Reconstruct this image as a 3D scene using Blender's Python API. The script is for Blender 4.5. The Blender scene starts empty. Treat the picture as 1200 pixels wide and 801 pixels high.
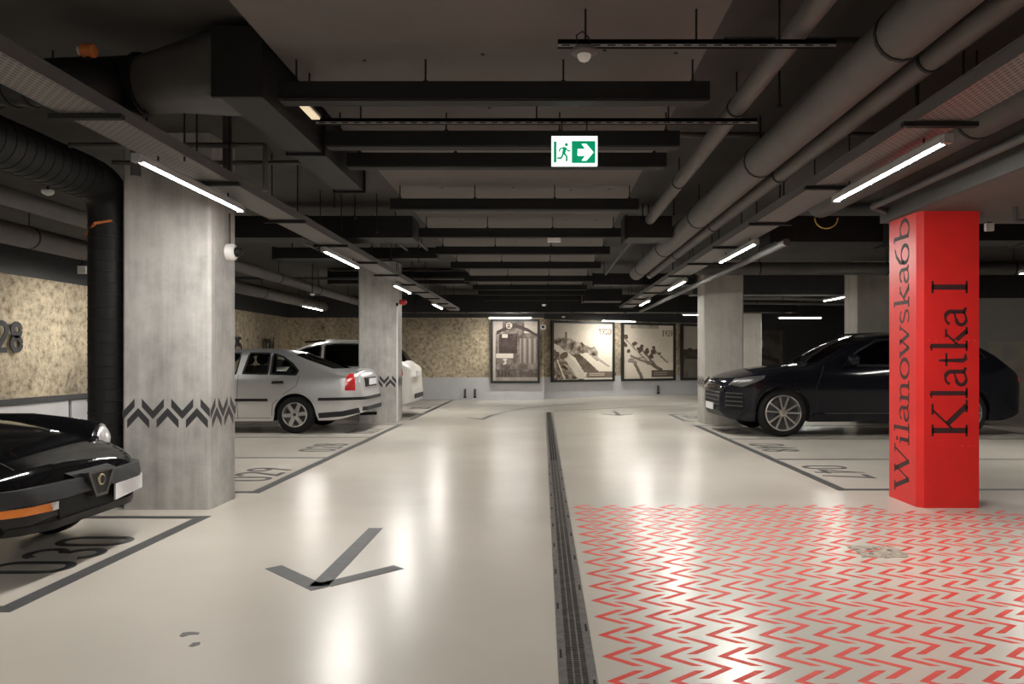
import bpy, bmesh, math, random
from mathutils import Vector, Matrix
random.seed(7)
PI = math.pi
SC = bpy.context.scene
COL = SC.collection

# ------------------------------------------------------------------ camera, world, exposure
F, CX, CY, CH = 880.0, 636.0, 419.0, 1.27        # focal length in px, vanishing point, eye height
cam_d = bpy.data.cameras.new('camera'); cam = bpy.data.objects.new('camera', cam_d); COL.objects.link(cam)
cam.location = (0, 0, CH); cam.rotation_euler = (PI/2, 0, 0)
cam_d.sensor_width = 36; cam_d.lens = 36*F/1200
cam_d.shift_x = -(CX-600)/1200; cam_d.shift_y = (CY-400.5)/1200
cam_d.clip_start = .05; cam_d.clip_end = 200
SC.camera = cam
wd = bpy.data.worlds.new('world'); SC.world = wd; wd.use_nodes = True
wd.node_tree.nodes['Background'].inputs[0].default_value = (0.0, 0.0, 0.0, 1)
wd.node_tree.nodes['Background'].inputs[1].default_value = 0.0
SC.view_settings.view_transform = 'Standard'; SC.view_settings.look = 'None'
SC.view_settings.gamma = 1; SC.view_settings.use_curve_mapping = False
SC.view_settings.exposure = 0.0
LAMP_POWER = 335.0

# ------------------------------------------------------------------ materials
MATS = {}
def mat(name, col=(.5,.5,.5), rough=.6, metal=0.0, spec=.5, coat=0.0, emit=None, estr=0.0, var=0.0, vscale=3.0, bump=0.0, bscale=20.0, stretch=(1,1,1), col2=None):
    m = bpy.data.materials.new(name); m.use_nodes = True
    nt = m.node_tree; b = nt.nodes['Principled BSDF']
    b.inputs['Base Color'].default_value = (*col, 1)
    b.inputs['Roughness'].default_value = rough
    b.inputs['Metallic'].default_value = metal
    b.inputs['Specular IOR Level'].default_value = spec
    if coat: b.inputs['Coat Weight'].default_value = coat; b.inputs['Coat Roughness'].default_value = .03
    if emit: b.inputs['Emission Color'].default_value = (*emit, 1); b.inputs['Emission Strength'].default_value = estr
    if var or bump:
        tc = nt.nodes.new('ShaderNodeTexCoord'); mp = nt.nodes.new('ShaderNodeMapping')
        mp.inputs['Scale'].default_value = stretch
        nt.links.new(tc.outputs['Object'], mp.inputs['Vector'])
    if var:
        n = nt.nodes.new('ShaderNodeTexNoise'); n.inputs['Scale'].default_value = vscale
        n.inputs['Detail'].default_value = 8; n.inputs['Roughness'].default_value = .62
        nt.links.new(mp.outputs[0], n.inputs['Vector'])
        r = nt.nodes.new('ShaderNodeValToRGB')
        c2 = col2 or tuple(min(1, c*(1+var)) for c in col)
        r.color_ramp.elements[0].position = .3; r.color_ramp.elements[0].color = (*[c*(1-var) for c in col], 1)
        r.color_ramp.elements[1].position = .7; r.color_ramp.elements[1].color = (*c2, 1)
        nt.links.new(n.outputs['Fac'], r.inputs[0]); nt.links.new(r.outputs[0], b.inputs['Base Color'])
    if bump:
        n2 = nt.nodes.new('ShaderNodeTexNoise'); n2.inputs['Scale'].default_value = bscale; n2.inputs['Detail'].default_value = 6
        nt.links.new(mp.outputs[0], n2.inputs['Vector'])
        bp = nt.nodes.new('ShaderNodeBump'); bp.inputs['Strength'].default_value = bump; bp.inputs['Distance'].default_value = .02
        nt.links.new(n2.outputs['Fac'], bp.inputs['Height']); nt.links.new(bp.outputs[0], b.inputs['Normal'])
    MATS[name] = m
    return m

def mat_floor():
    m = mat('floor_resin', (.55,.505,.44), .3)
    nt = m.node_tree; b = nt.nodes['Principled BSDF']
    tc = nt.nodes.new('ShaderNodeTexCoord')
    def noise(scale, sc=(1,1,1), det=5):
        mp = nt.nodes.new('ShaderNodeMapping'); mp.inputs['Scale'].default_value = sc
        nt.links.new(tc.outputs['Object'], mp.inputs[0])
        n = nt.nodes.new('ShaderNodeTexNoise'); n.inputs['Scale'].default_value = scale; n.inputs['Detail'].default_value = det
        nt.links.new(mp.outputs[0], n.inputs['Vector']); return n
    n1 = noise(.7, det=9)
    r = nt.nodes.new('ShaderNodeValToRGB')
    r.color_ramp.elements[0].position = .3; r.color_ramp.elements[0].color = (.545,.505,.445,1)
    r.color_ramp.elements[1].position = .72; r.color_ramp.elements[1].color = (.615,.575,.515,1)
    nt.links.new(n1.outputs['Fac'], r.inputs[0]); nt.links.new(r.outputs[0], b.inputs['Base Color'])
    n2 = noise(.9, (1,.6,1), 3)
    mr = nt.nodes.new('ShaderNodeMapRange'); mr.inputs[3].default_value = .256; mr.inputs[4].default_value = .270; mr.clamp = True
    nt.links.new(n2.outputs['Fac'], mr.inputs[0]); nt.links.new(mr.outputs[0], b.inputs['Roughness'])
    n3 = noise(5, det=3); bp = nt.nodes.new('ShaderNodeBump'); bp.inputs['Strength'].default_value = .06; bp.inputs['Distance'].default_value = .02
    nt.links.new(n3.outputs['Fac'], bp.inputs['Height']); nt.links.new(bp.outputs[0], b.inputs['Normal'])
    return m

def mat_concrete(name, lo, hi, streak=.35):
    """smooth cast concrete: cloudy grey with vertical streaks and faint board lines"""
    m = mat(name, hi, .62)
    nt = m.node_tree; b = nt.nodes['Principled BSDF']; tc = nt.nodes.new('ShaderNodeTexCoord')
    def noise(scale, sc, det=7):
        mp = nt.nodes.new('ShaderNodeMapping'); mp.inputs['Scale'].default_value = sc
        nt.links.new(tc.outputs['Object'], mp.inputs[0])
        n = nt.nodes.new('ShaderNodeTexNoise'); n.inputs['Scale'].default_value = scale; n.inputs['Detail'].default_value = det; n.inputs['Roughness'].default_value = .65
        nt.links.new(mp.outputs[0], n.inputs['Vector']); return n
    a = noise(2.2, (1,1,1)); s = noise(3, (2.5,2.5,.25)); g = noise(60, (1,1,1), 3)
    mx = nt.nodes.new('ShaderNodeMix'); mx.data_type = 'FLOAT'; mx.inputs[0].default_value = streak
    nt.links.new(a.outputs['Fac'], mx.inputs[2]); nt.links.new(s.outputs['Fac'], mx.inputs[3])
    r = nt.nodes.new('ShaderNodeValToRGB'); e = r.color_ramp.elements
    e[0].position = .37; e[0].color = (*lo, 1); e[1].position = .60; e[1].color = (*hi, 1)
    nt.links.new(mx.outputs[0], r.inputs[0]); nt.links.new(r.outputs[0], b.inputs['Base Color'])
    bp = nt.nodes.new('ShaderNodeBump'); bp.inputs['Strength'].default_value = .15; bp.inputs['Distance'].default_value = .004
    nt.links.new(g.outputs['Fac'], bp.inputs['Height']); nt.links.new(bp.outputs[0], b.inputs['Normal'])
    return m

def mat_rough_wall():
    """hacked tan diaphragm-wall concrete"""
    m = mat('rough_concrete', (.4,.34,.25), .85)
    nt = m.node_tree; b = nt.nodes['Principled BSDF']; tc = nt.nodes.new('ShaderNodeTexCoord')
    n = nt.nodes.new('ShaderNodeTexNoise'); n.inputs['Scale'].default_value = 9; n.inputs['Detail'].default_value = 10; n.inputs['Roughness'].default_value = .72
    nt.links.new(tc.outputs['Object'], n.inputs['Vector'])
    v = nt.nodes.new('ShaderNodeTexNoise'); v.inputs['Scale'].default_value = .55; v.inputs['Detail'].default_value = 4
    nt.links.new(tc.outputs['Object'], v.inputs['Vector'])
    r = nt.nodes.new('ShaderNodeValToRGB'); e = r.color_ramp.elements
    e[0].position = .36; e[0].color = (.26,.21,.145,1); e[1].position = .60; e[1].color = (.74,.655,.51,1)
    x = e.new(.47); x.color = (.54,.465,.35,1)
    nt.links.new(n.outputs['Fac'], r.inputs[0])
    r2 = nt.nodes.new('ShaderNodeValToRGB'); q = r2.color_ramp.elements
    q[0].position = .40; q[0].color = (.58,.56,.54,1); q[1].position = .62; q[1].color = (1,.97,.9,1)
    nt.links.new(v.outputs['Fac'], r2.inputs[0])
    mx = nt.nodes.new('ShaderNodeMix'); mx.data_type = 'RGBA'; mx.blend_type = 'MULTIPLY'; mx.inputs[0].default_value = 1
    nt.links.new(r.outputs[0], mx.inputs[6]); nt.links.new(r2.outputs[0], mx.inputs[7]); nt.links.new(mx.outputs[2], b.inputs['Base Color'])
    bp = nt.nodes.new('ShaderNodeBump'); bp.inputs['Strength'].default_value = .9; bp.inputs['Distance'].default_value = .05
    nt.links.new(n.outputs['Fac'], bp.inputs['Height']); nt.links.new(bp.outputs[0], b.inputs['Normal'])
    return m

def mat_perf():
    """galvanised cable tray sheet with punched dark slots"""
    m = mat('perforated_sheet', (.3,.28,.27), .45, .5)
    nt = m.node_tree; b = nt.nodes['Principled BSDF']; tc = nt.nodes.new('ShaderNodeTexCoord')
    mp = nt.nodes.new('ShaderNodeMapping'); mp.inputs['Rotation'].default_value = (0,0,PI/2)
    nt.links.new(tc.outputs['Object'], mp.inputs[0])
    br = nt.nodes.new('ShaderNodeTexBrick'); br.inputs['Scale'].default_value = 1
    br.inputs['Color1'].default_value = (.03,.03,.03,1); br.inputs['Color2'].default_value = (.03,.03,.03,1); br.inputs['Mortar'].default_value = (.22,.20,.19,1)
    br.inputs['Brick Width'].default_value = .05; br.inputs['Row Height'].default_value = .025; br.inputs['Mortar Size'].default_value = .0085
    nt.links.new(mp.outputs[0], br.inputs['Vector']); nt.links.new(br.outputs['Color'], b.inputs['Base Color'])
    return m

def mat_glass(name, tint, refl=1.0):
    m = bpy.data.materials.new(name); m.use_nodes = True; nt = m.node_tree; nt.nodes.clear()
    o = nt.nodes.new('ShaderNodeOutputMaterial'); t = nt.nodes.new('ShaderNodeBsdfTransparent'); g = nt.nodes.new('ShaderNodeBsdfGlossy')
    t.inputs[0].default_value = (*tint, 1); g.inputs['Roughness'].default_value = .02
    fr = nt.nodes.new('ShaderNodeFresnel'); fr.inputs[0].default_value = 1.5
    mx = nt.nodes.new('ShaderNodeMixShader'); nt.links.new(fr.outputs[0], mx.inputs[0])
    nt.links.new(t.outputs[0], mx.inputs[1]); nt.links.new(g.outputs[0], mx.inputs[2]); nt.links.new(mx.outputs[0], o.inputs[0])
    MATS[name] = m; return m

def mat_print():
    m = bpy.data.materials.new('photo_print'); m.use_nodes = True; nt = m.node_tree; b = nt.nodes['Principled BSDF']
    a = nt.nodes.new('ShaderNodeAttribute'); a.attribute_name = 'print'
    nt.links.new(a.outputs['Color'], b.inputs['Base Color']); b.inputs['Roughness'].default_value = .5; b.inputs['Specular IOR Level'].default_value = .15
    MATS['photo_print'] = m

mat_floor(); mat_rough_wall(); mat_perf(); mat_print()
mat_concrete('column_concrete', (.27,.258,.245), (.50,.485,.462), .42)
mat_concrete('column_concrete_warm', (.36,.34,.30), (.50,.475,.43), .5)
mat('ceiling_dark', (.048,.044,.041), .85, var=.25, vscale=1.2)
mat('slab_paint', (.115,.102,.095), .8, var=.1, vscale=1.5, bump=.08, bscale=8)
mat('band_dark', (.035,.035,.036), .6, var=.15)
mat('wainscot', (.60,.60,.61), .55, var=.06, vscale=2)
mat('wall_grey', (.30,.29,.27), .7, var=.1, vscale=1.5)
mat('wall_beige', (.36,.33,.28), .7, var=.15, vscale=3)
mat('wall_black', (.018,.018,.018), .6)
mat('steel_dark', (.011,.0105,.010), .65, spec=.25, var=.2, vscale=5)
mat('duct_black', (.010,.0096,.0096), .55, spec=.3, var=.3, vscale=6)
mat('duct_grey', (.06,.056,.053), .6, .1, var=.2, vscale=3)
mat('pipe_grey', (.09,.08,.073), .6, var=.12, vscale=4)
mat('pipe_dark', (.06,.056,.053), .55)
mat('pipe_rib', (.05,.048,.046), .45)
mat('rail_metal', (.09,.082,.078), .5, .3)
mat('beam_soffit', (.11,.095,.085), .8, var=.1)
mat('beam_edge', (.07,.068,.066), .7, var=.1)
mat('paint_grey', (.062,.062,.064), .55, var=.15, vscale=9)
mat('chevron_grey', (.034,.034,.036), .6)
mat('paint_black', (.022,.022,.024), .6)
mat('paint_red', (.78,.055,.035), .5, var=.10, vscale=14)
mat('paint_red_field', (.70,.040,.022), .5, spec=.3, var=.12, vscale=10, col2=(.78,.075,.05))
mat('red_column', (.72,.022,.020), .42, var=.08, vscale=3, bump=.05, bscale=60)
mat('letter_dark', (.045,.014,.015), .6)
mat('white_plastic', (.75,.74,.72), .4)
mat('black_plastic', (.010,.010,.010), .5, spec=.15)
mat('rubber', (.010,.010,.010), .75, spec=.25)
mat('lamp_housing', (.35,.34,.33), .4, .3)
mat('diffuser', (.9,.9,.9), .5, emit=(1,.965,.90), estr=LAMP_POWER)
mat('sign_white', (.9,.95,.93), .4, emit=(.86,1,.94), estr=1.5)
mat('sign_green', (.0,.35,.17), .4, emit=(0,.30,.14), estr=.75)
mat('grate_metal', (.17,.155,.145), .5, .5, var=.35, vscale=18)
mat('grate_pit', (.006,.006,.006), .9, spec=.05)
mat('worn_concrete', (.33,.28,.23), .8, var=.45, vscale=22, bump=.5, bscale=50)
mat('stain', (.12,.11,.11), .6)
mat('frame_black', (.02,.021,.02), .4)
mat('plate_white', (.78,.78,.80), .35)
mat('chrome', (.75,.75,.75), .12, 1.0)
mat('alu', (.62,.61,.60), .28, .9)
mat('alu_dark', (.10,.10,.10), .4, .6)
mat('interior', (.03,.03,.032), .8)
mat('seat_cloth', (.055,.055,.06), .9)
mat('paint_silver', (.62,.62,.63), .30, .75, coat=.3)
mat('paint_white_car', (.72,.70,.66), .28, coat=.5)
mat('paint_black_car', (.004,.004,.0045), .07, spec=.4)
mat('paint_ink_car', (.006,.0065,.010), .10, spec=.32)
mat('trim_black', (.014,.014,.014), .5, spec=.25)
mat('trim_soft', (.028,.028,.030), .55, spec=.3)
mat('gap', (.02,.02,.02), .8)
mat('lens_red', (.55,.02,.02), .15, coat=.5)
mat('lens_orange', (.8,.22,.02), .2, coat=.5)
mat('lens_clear', (.72,.72,.72), .12, .5, coat=.6)
mat('light_red_on', (.6,.02,.02), .3, emit=(1,.05,.03), estr=1.2)
mat('orange_plastic', (.55,.16,.04), .5)
mat('red_plastic', (.5,.03,.03), .4)
mat('yellow_cable', (.6,.42,.08), .5)
mat('brass', (.55,.45,.28), .3, .8)
mat_glass('glass_clear', (.80,.84,.80)); mat_glass('glass_dark', (.10,.11,.11)); mat_glass('glass_mid', (.30,.32,.31))
mat_glass('glass_lens', (.9,.9,.9))

# ------------------------------------------------------------------ mesh helpers
class MB:
    def __init__(s): s.v = []; s.f = []; s.m = []
    def add(s, vs, fs, mi=0):
        o = len(s.v); s.v += [tuple(p) for p in vs]; s.f += [tuple(i+o for i in f) for f in fs]; s.m += [mi]*len(fs); return s
    def box(s, x0, x1, y0, y1, z0, z1, mi=0):
        vs = [(x,y,z) for x in (x0,x1) for y in (y0,y1) for z in (z0,z1)]
        return s.add(vs, [(0,1,3,2),(4,6,7,5),(0,4,5,1),(2,3,7,6),(0,2,6,4),(1,5,7,3)], mi)
    def rbox(s, x0, x1, y0, y1, z0, z1, r=.01, mi=0):
        """box with chamfered vertical edges"""
        poly = [(x0+r,y0),(x1-r,y0),(x1,y0+r),(x1,y1-r),(x1-r,y1),(x0+r,y1),(x0,y1-r),(x0,y0+r)]
        return s.prism([(x,y,z0) for x,y in poly], (0,0,z1-z0), mi)
    def prism(s, poly, d, mi=0):
        n = len(poly); d = Vector(d); a = [Vector(p) for p in poly]; b = [p+d for p in a]
        fs = [tuple(range(n))[::-1], tuple(range(n,2*n))] + [(i,(i+1)%n,n+(i+1)%n,n+i) for i in range(n)]
        return s.add(a+b, fs, mi)
    def tube(s, path, r, n=12, mi=0, cap=True):
        P = [Vector(p) for p in path]; k = len(P); rr = r if isinstance(r,(list,tuple)) else [r]*k
        T = []
        for i in range(k):
            t = (P[min(i+1,k-1)]-P[max(i-1,0)]); T.append(t.normalized() if t.length > 1e-9 else Vector((0,0,1)))
        up = Vector((0,0,1)) if abs(T[0].z) < .9 else Vector((1,0,0))
        U = T[0].cross(up).normalized(); vs = []
        for i in range(k):
            if i: U = (U - T[i]*U.dot(T[i])).normalized()
            W = T[i].cross(U)
            vs += [P[i]+(U*math.cos(2*PI*j/n)+W*math.sin(2*PI*j/n))*rr[i] for j in range(n)]
        fs = [(i*n+j, i*n+(j+1)%n, (i+1)*n+(j+1)%n, (i+1)*n+j) for i in range(k-1) for j in range(n)]
        if cap: fs += [tuple(range(n))[::-1], tuple(range((k-1)*n, k*n))]
        return s.add(vs, fs, mi)
    def lathe(s, prof, c, axis, n=24, mi=0, closed=False):
        """prof: (along axis, radius)"""
        A = Vector(axis).normalized(); up = Vector((0,0,1)) if abs(A.z) < .9 else Vector((1,0,0))
        U = A.cross(up).normalized(); W = A.cross(U); c = Vector(c); k = len(prof); vs = []
        for a, r in prof:
            vs += [c+A*a+(U*math.cos(2*PI*j/n)+W*math.sin(2*PI*j/n))*max(r,1e-4) for j in range(n)]
        m = k if closed else k-1
        fs = [(i*n+j, i*n+(j+1)%n, ((i+1)%k)*n+(j+1)%n, ((i+1)%k)*n+j) for i in range(m) for j in range(n)]
        if not closed: fs += [tuple(range(n))[::-1], tuple(range((k-1)*n, k*n))]
        return s.add(vs, fs, mi)
    def mesh(s, name, mats, smooth=None, fix=True):
        me = bpy.data.meshes.new(name); me.from_pydata(s.v, [], s.f)
        for m in (mats if isinstance(mats,(list,tuple)) else [mats]): me.materials.append(MATS[m])
        if any(s.m): me.polygons.foreach_set('material_index', s.m)
        if fix:
            bm = bmesh.new(); bm.from_mesh(me); bmesh.ops.recalc_face_normals(bm, faces=bm.faces); bm.to_mesh(me); bm.free()
        if smooth is not None:
            me.polygons.foreach_set('use_smooth', [True]*len(me.polygons)); me.set_sharp_from_angle(angle=math.radians(smooth))
        me.update(); return me
    def build(s, name, mats, parent=None, smooth=None, fix=True):
        o = bpy.data.objects.new(name, s.mesh(name, mats, smooth, fix)); COL.objects.link(o)
        if parent: o.parent = parent
        return o
def tag(o, label=None, cat=None, group=None, kind=None):
    if label: o['label'] = label
    if cat: o['category'] = cat
    if group: o['group'] = group
    if kind: o['kind'] = kind
    return o
def empty(name, loc=(0,0,0), label=None, cat=None, group=None, rz=0):
    o = bpy.data.objects.new(name, None); COL.objects.link(o); o.location = loc; o.rotation_euler = (0,0,rz); o.empty_display_size = .1
    return tag(o, label, cat, group)
def share(name, me, parent=None, loc=(0,0,0), rot=(0,0,0), scale=(1,1,1)):
    o = bpy.data.objects.new(name, me); COL.objects.link(o); o.location = loc; o.rotation_euler = rot; o.scale = scale
    if parent: o.parent = parent
    return o
def fillet(path, r, n=6):
    P = [Vector(p) for p in path]; out = [P[0]]
    for a, b, c in zip(P, P[1:], P[2:]):
        d1 = (a-b).normalized(); d2 = (c-b).normalized(); p, q = b+d1*r, b+d2*r
        for i in range(n+1):
            t = i/n; out.append(p*(1-t)**2 + b*2*t*(1-t) + q*t*t)
    return out+[P[-1]]
def ribbon(mb, pts, w, O, U, V, N, th, mi=0, closed=False):
    """flat stroke: 2-D centre line pts, width w (scalar or per point), laid on plane O + u U + v V, thickness th along N"""
    O, U, V, N = Vector(O), Vector(U), Vector(V), Vector(N)
    P = [Vector((p[0], p[1])) for p in pts]; k = len(P); ws = w if isinstance(w,(list,tuple)) else [w]*k
    L = []; R = []
    for i in range(k):
        if closed: a, c = P[(i-1)%k], P[(i+1)%k]
        else: a, c = P[max(i-1,0)], P[min(i+1,k-1)]
        b = P[i]; d1 = (b-a).normalized() if (b-a).length > 1e-9 else (c-b).normalized(); d2 = (c-b).normalized() if (c-b).length > 1e-9 else d1
        t = (d1+d2); t = t.normalized() if t.length > 1e-6 else d1
        nrm = Vector((-t.y, t.x)); k_ = max(.45, nrm.dot(Vector((-d1.y, d1.x))))
        L.append(b+nrm*ws[i]/2/k_); R.append(b-nrm*ws[i]/2/k_)
    q = lambda p, h: O+U*p.x+V*p.y+N*h
    vs = [q(p,th) for p in L]+[q(p,th) for p in R]+[q(p,0) for p in L]+[q(p,0) for p in R]
    fs = []
    for i in range(k if closed else k-1):
        j = (i+1)%k
        fs += [(i,j,k+j,k+i), (2*k+i,3*k+i,3*k+j,2*k+j), (i,2*k+i,2*k+j,j), (k+i,k+j,3*k+j,3*k+i)]
    if not closed: fs += [(0,k,3*k,2*k), (k-1,3*k-1,4*k-1,2*k-1)]
    mb.add(vs, fs, mi)
def poly_plate(mb, poly, O, U, V, N, th, mi=0):
    O, U, V, N = Vector(O), Vector(U), Vector(V), Vector(N)
    mb.prism([O+U*p[0]+V*p[1] for p in poly], N*th, mi)
def arc(cx, cy, rx, ry, a0, a1, n=14):
    return [(cx+rx*math.cos(math.radians(a0+(a1-a0)*i/n)), cy+ry*math.sin(math.radians(a0+(a1-a0)*i/n))) for i in range(n+1)]
def at(px, py, z=0.0):
    """photo pixel -> point on the horizontal plane at height z"""
    d = F*(CH-z)/(py-CY); return ((px-CX)*d/F, d)

# ------------------------------------------------------------------ glyphs: upright narrow numerals, and old-style serif letters
DW = .5
def digit(c):
    a = arc; W = DW
    if c == '0': return [a(.25,.75,.2,.2,0,180)+a(.25,.25,.2,.2,180,360)+[(.45,.75)]]
    if c == '1': return [[(.08,.78),(.28,.95),(.28,.0)]]
    if c == '2': return [a(.25,.73,.2,.22,170,0)+[(.43,.6),(.07,.05),(.46,.05)]]
    if c == '3': return [a(.24,.745,.2,.2,165,-80), a(.24,.265,.21,.22,85,-165)]
    if c == '4': return [[(.36,0),(.36,.98),(.04,.27),(.48,.27)]]
    if c == '5': return [[(.43,.95),(.1,.95),(.08,.55)]+a(.24,.32,.21,.27,120,-160)]
    if c == '6': return [a(.25,.27,.2,.22,0,360), [(.05,.27),(.08,.5),(.33,.98)]]
    if c == '7': return [[(.04,.95),(.45,.95),(.18,0)]]
    if c == '8': return [a(.25,.745,.175,.2,0,360), a(.25,.265,.2,.22,0,360)]
    if c == '9': return [a(.25,.73,.2,.22,0,360), [(.45,.73),(.42,.5),(.17,.02)]]
def number(mb, text, h, wscale, sw, O, U, V, N, th):
    x = 0
    for c in text:
        for st in digit(c):
            ribbon(mb, [(x+p[0]*h*wscale, p[1]*h) for p in st], sw, O, U, V, N, th)
        x += .62*h*wscale
TK, TN = .15, .06
def mod_arc(cx, cy, rx, ry, a0, a1, n=18, tk=TK, tn=TN):
    pts = arc(cx, cy, rx, ry, a0, a1, n)
    ws = [tn+(tk-tn)*abs(math.cos(math.radians(a0+(a1-a0)*i/n)))**1.3 for i in range(n+1)]
    return (pts, ws)
def serif(x0, x1, y): return ([(x0,y),(x1,y)], TN)
def glyph(c):
    """strokes (points, width), advance"""
    A = mod_arc
    if c == 'W': return [([(.06,.98),(.33,.0)],TK),([(.33,.02),(.57,.9)],TN),([(.5,.98),(.78,.0)],TK),([(.78,.02),(1.06,.98)],TN),serif(-.06,.2,.98),serif(.42,.62,.98),serif(.94,1.16,.98)], 1.16
    if c == 'K': return [([(.16,0),(.16,1)],TK),serif(.02,.3,.98),serif(.02,.3,.02),([(.2,.42),(.66,.98)],TN),([(.32,.56),(.76,.02)],TK),serif(.54,.8,.98),serif(.6,.9,.02)], .92
    if c == 'I': return [([(.18,0),(.18,1)],TK),serif(.03,.33,.98),serif(.03,.33,.02)], .36
    if c == 'i': return [([(.14,0),(.14,.62)],.125),serif(.02,.27,.02),([(.03,.58),(.14,.62)],.05),([(.09,.83),(.19,.83)],.1)], .29
    if c == 'l': return [([(.14,0),(.14,1.04)],.125),serif(.02,.27,.02),([(.03,1.0),(.14,1.04)],.05)], .29
    if c == 'a': return [([(.07,.5)]+arc(.22,.46,.15,.16,140,0,10)+[(.37,.1),(.47,.03)],[.10]+[.065]*5+[.115]*7+[.06]),([(.37,.38),(.2,.32)]+arc(.19,.17,.14,.14,100,270,10)+[(.3,.06),(.37,.13)],[.04,.055]+[.10]*9+[.09,.065]+[.055,.05])], .48
    if c == 'n': return [([(.14,0),(.14,.6)],.125),serif(.02,.27,.02),([(.03,.57),(.14,.62)],.05),([(.17,.46),(.25,.57),(.33,.6),(.42,.53),(.44,.42),(.44,0)],[.04,.05,.06,.115,.125,.125]),serif(.33,.57,.02)], .6
    if c == 'o': return [A(.28,.3,.23,.3,0,360,26,.13,.05)], .57
    if c == 'w': return [([(.05,.6),(.24,0)],.125),([(.24,.02),(.42,.56)],TN),([(.37,.6),(.56,0)],.125),([(.56,.02),(.75,.6)],TN),serif(-.03,.14,.6),serif(.3,.45,.6),serif(.66,.82,.6)], .82
    if c == 's': return [([(.34,.5)]+arc(.2,.47,.14,.13,30,230,9)+[(.2,.31)]+arc(.19,.15,.16,.14,60,-150,10),[.04]+[.05]*3+[.08]*6+[.1,.1]+[.1]+[.09]*4+[.05]*6)], .42
    if c == 'k': return [([(.14,0),(.14,1.04)],.125),serif(.02,.27,.02),([(.03,1.0),(.14,1.04)],.05),([(.17,.27),(.43,.6)],TN),([(.25,.36),(.5,.02)],.125),serif(.35,.55,.6),serif(.42,.6,.02)], .6
    if c == 't': return [([(.16,.8),(.16,.14),(.2,.05),(.32,.05)],[.06,.125,.10,.05]),([(.02,.59),(.34,.59)],TN)], .37
    if c == '6': return [A(.28,.27,.22,.26,0,360,26,.13,.05),([(.06,.3),(.1,.62),(.26,.86),(.46,.98)],[.13,.13,.09,.04])], .6
    if c == 'b': return [([(.12,.03),(.12,1.04)],.125),([(.02,1.0),(.12,1.04)],.05),A(.3,.3,.24,.3,-140,140,20,.13,.05)], .6
    return [], .3
def serif_text(mb, text, size, O, U, V, N, th, length=None):
    adv = sum(glyph(c)[1] for c in text); ks = (length/size/adv) if length else 1.0
    x = 0
    for c in text:
        st, w = glyph(c)
        for pts, wd_ in st:
            ww = [k*size for k in wd_] if isinstance(wd_, list) else wd_*size
            if isinstance(ww, list) and len(ww) != len(pts): ww = (ww+[ww[-1]]*len(pts))[:len(pts)]
            ribbon(mb, [(x+p[0]*size*ks, p[1]*size) for p in pts], ww, O, U, V, N, th)
        x += w*size*ks

# ================================================================== THE SETTING
X_L, X_R, X_R2, Y_F, Z_C, Z_S = -7.77, 10.5, 13.0, -4.5, 3.15, 3.0
fl = MB(); fl.box(-9, 14, Y_F-.3, 29, -.2, 0)
floor = fl.build('floor', 'floor_resin'); tag(floor, 'glossy cream resin garage floor', kind='structure')
tag(MB().box(-9, 14, Y_F-.3, 29, Z_C, Z_C+.2).build('ceiling', 'ceiling_dark'), 'dark painted concrete ceiling', kind='structure')

def noise_grid(name, A, B, z0, z1, step, amp, material, parent, seed=1, back=.1):
    """rough hacked concrete face from plan point A to B; relief towards the room (left of A->B)"""
    from mathutils import noise as mn
    A, B = Vector((*A,0)), Vector((*B,0)); d = (B-A); L = d.length; d /= L; n = Vector((-d.y, d.x, 0))
    nx, nz = max(2,int(L/step)), max(2,int((z1-z0)/step)); vs = []
    for i in range(nx+1):
        for j in range(nz+1):
            p = A+d*(L*i/nx); p.z = z0+(z1-z0)*j/nz
            e = 0 if j in (0,nz) else 1
            q = p*1.0; h = mn.fractal(q*3.2+Vector((seed,0,0)), 1.0, 2.0, 4)*amp
            vs.append(p+n*(max(-amp,h)*e))
    fs = [(i*(nz+1)+j, (i+1)*(nz+1)+j, (i+1)*(nz+1)+j+1, i*(nz+1)+j+1) for i in range(nx) for j in range(nz)]
    mb = MB(); mb.add(vs, fs)
    o = mb.build(name, material, parent, smooth=180, fix=False); return o
def slab_wall(mb, A, B, z0, z1, t, mi=0, proud=0.0):
    """vertical slab: face on A->B pushed proud to the left, thickness t to the right"""
    A, B = Vector((*A,0)), Vector((*B,0)); d = (B-A).normalized(); n = Vector((-d.y, d.x, 0))
    a, b = A+n*proud, B+n*proud
    poly = [a, b, b-n*(t+proud), a-n*(t+proud)]
    mb.prism([(p.x,p.y,z0) for p in poly], (0,0,z1-z0), mi)

Z_W, Z_T = .67, 2.49
# left wall (runs away from the camera): white wainscot panels, grey rail, rough concrete, dark beam band
mb = MB(); mb.box(X_L-.3, X_L-.06, Y_F, 23.2, 0, Z_C)
wl = mb.build('wall_left', 'wall_grey'); tag(wl, 'rough tan concrete wall with white panels below', kind='structure')
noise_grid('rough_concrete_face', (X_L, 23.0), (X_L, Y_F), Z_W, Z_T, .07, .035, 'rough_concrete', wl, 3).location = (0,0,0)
MB().box(X_L-.06, X_L+.05, Y_F, 22.9, Z_T, Z_C).build('dark_band', 'band_dark', wl)
MB().box(X_L-.06, X_L+.05, Y_F, 22.9, Z_W-.09, Z_W).build('rail', 'paint_grey', wl)
y = Y_F
pm = MB().box(0, .09, .04, 2.36, .02, Z_W-.1).mesh('panel', 'wainscot')
while y < 22.6:
    share('panel', pm, wl, (X_L-.06, y, 0)); y += 2.4
MB().box(X_L-.06, X_L+.0, Y_F, 22.9, 0, Z_W-.09).build('panel_back', 'paint_grey', wl)
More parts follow.
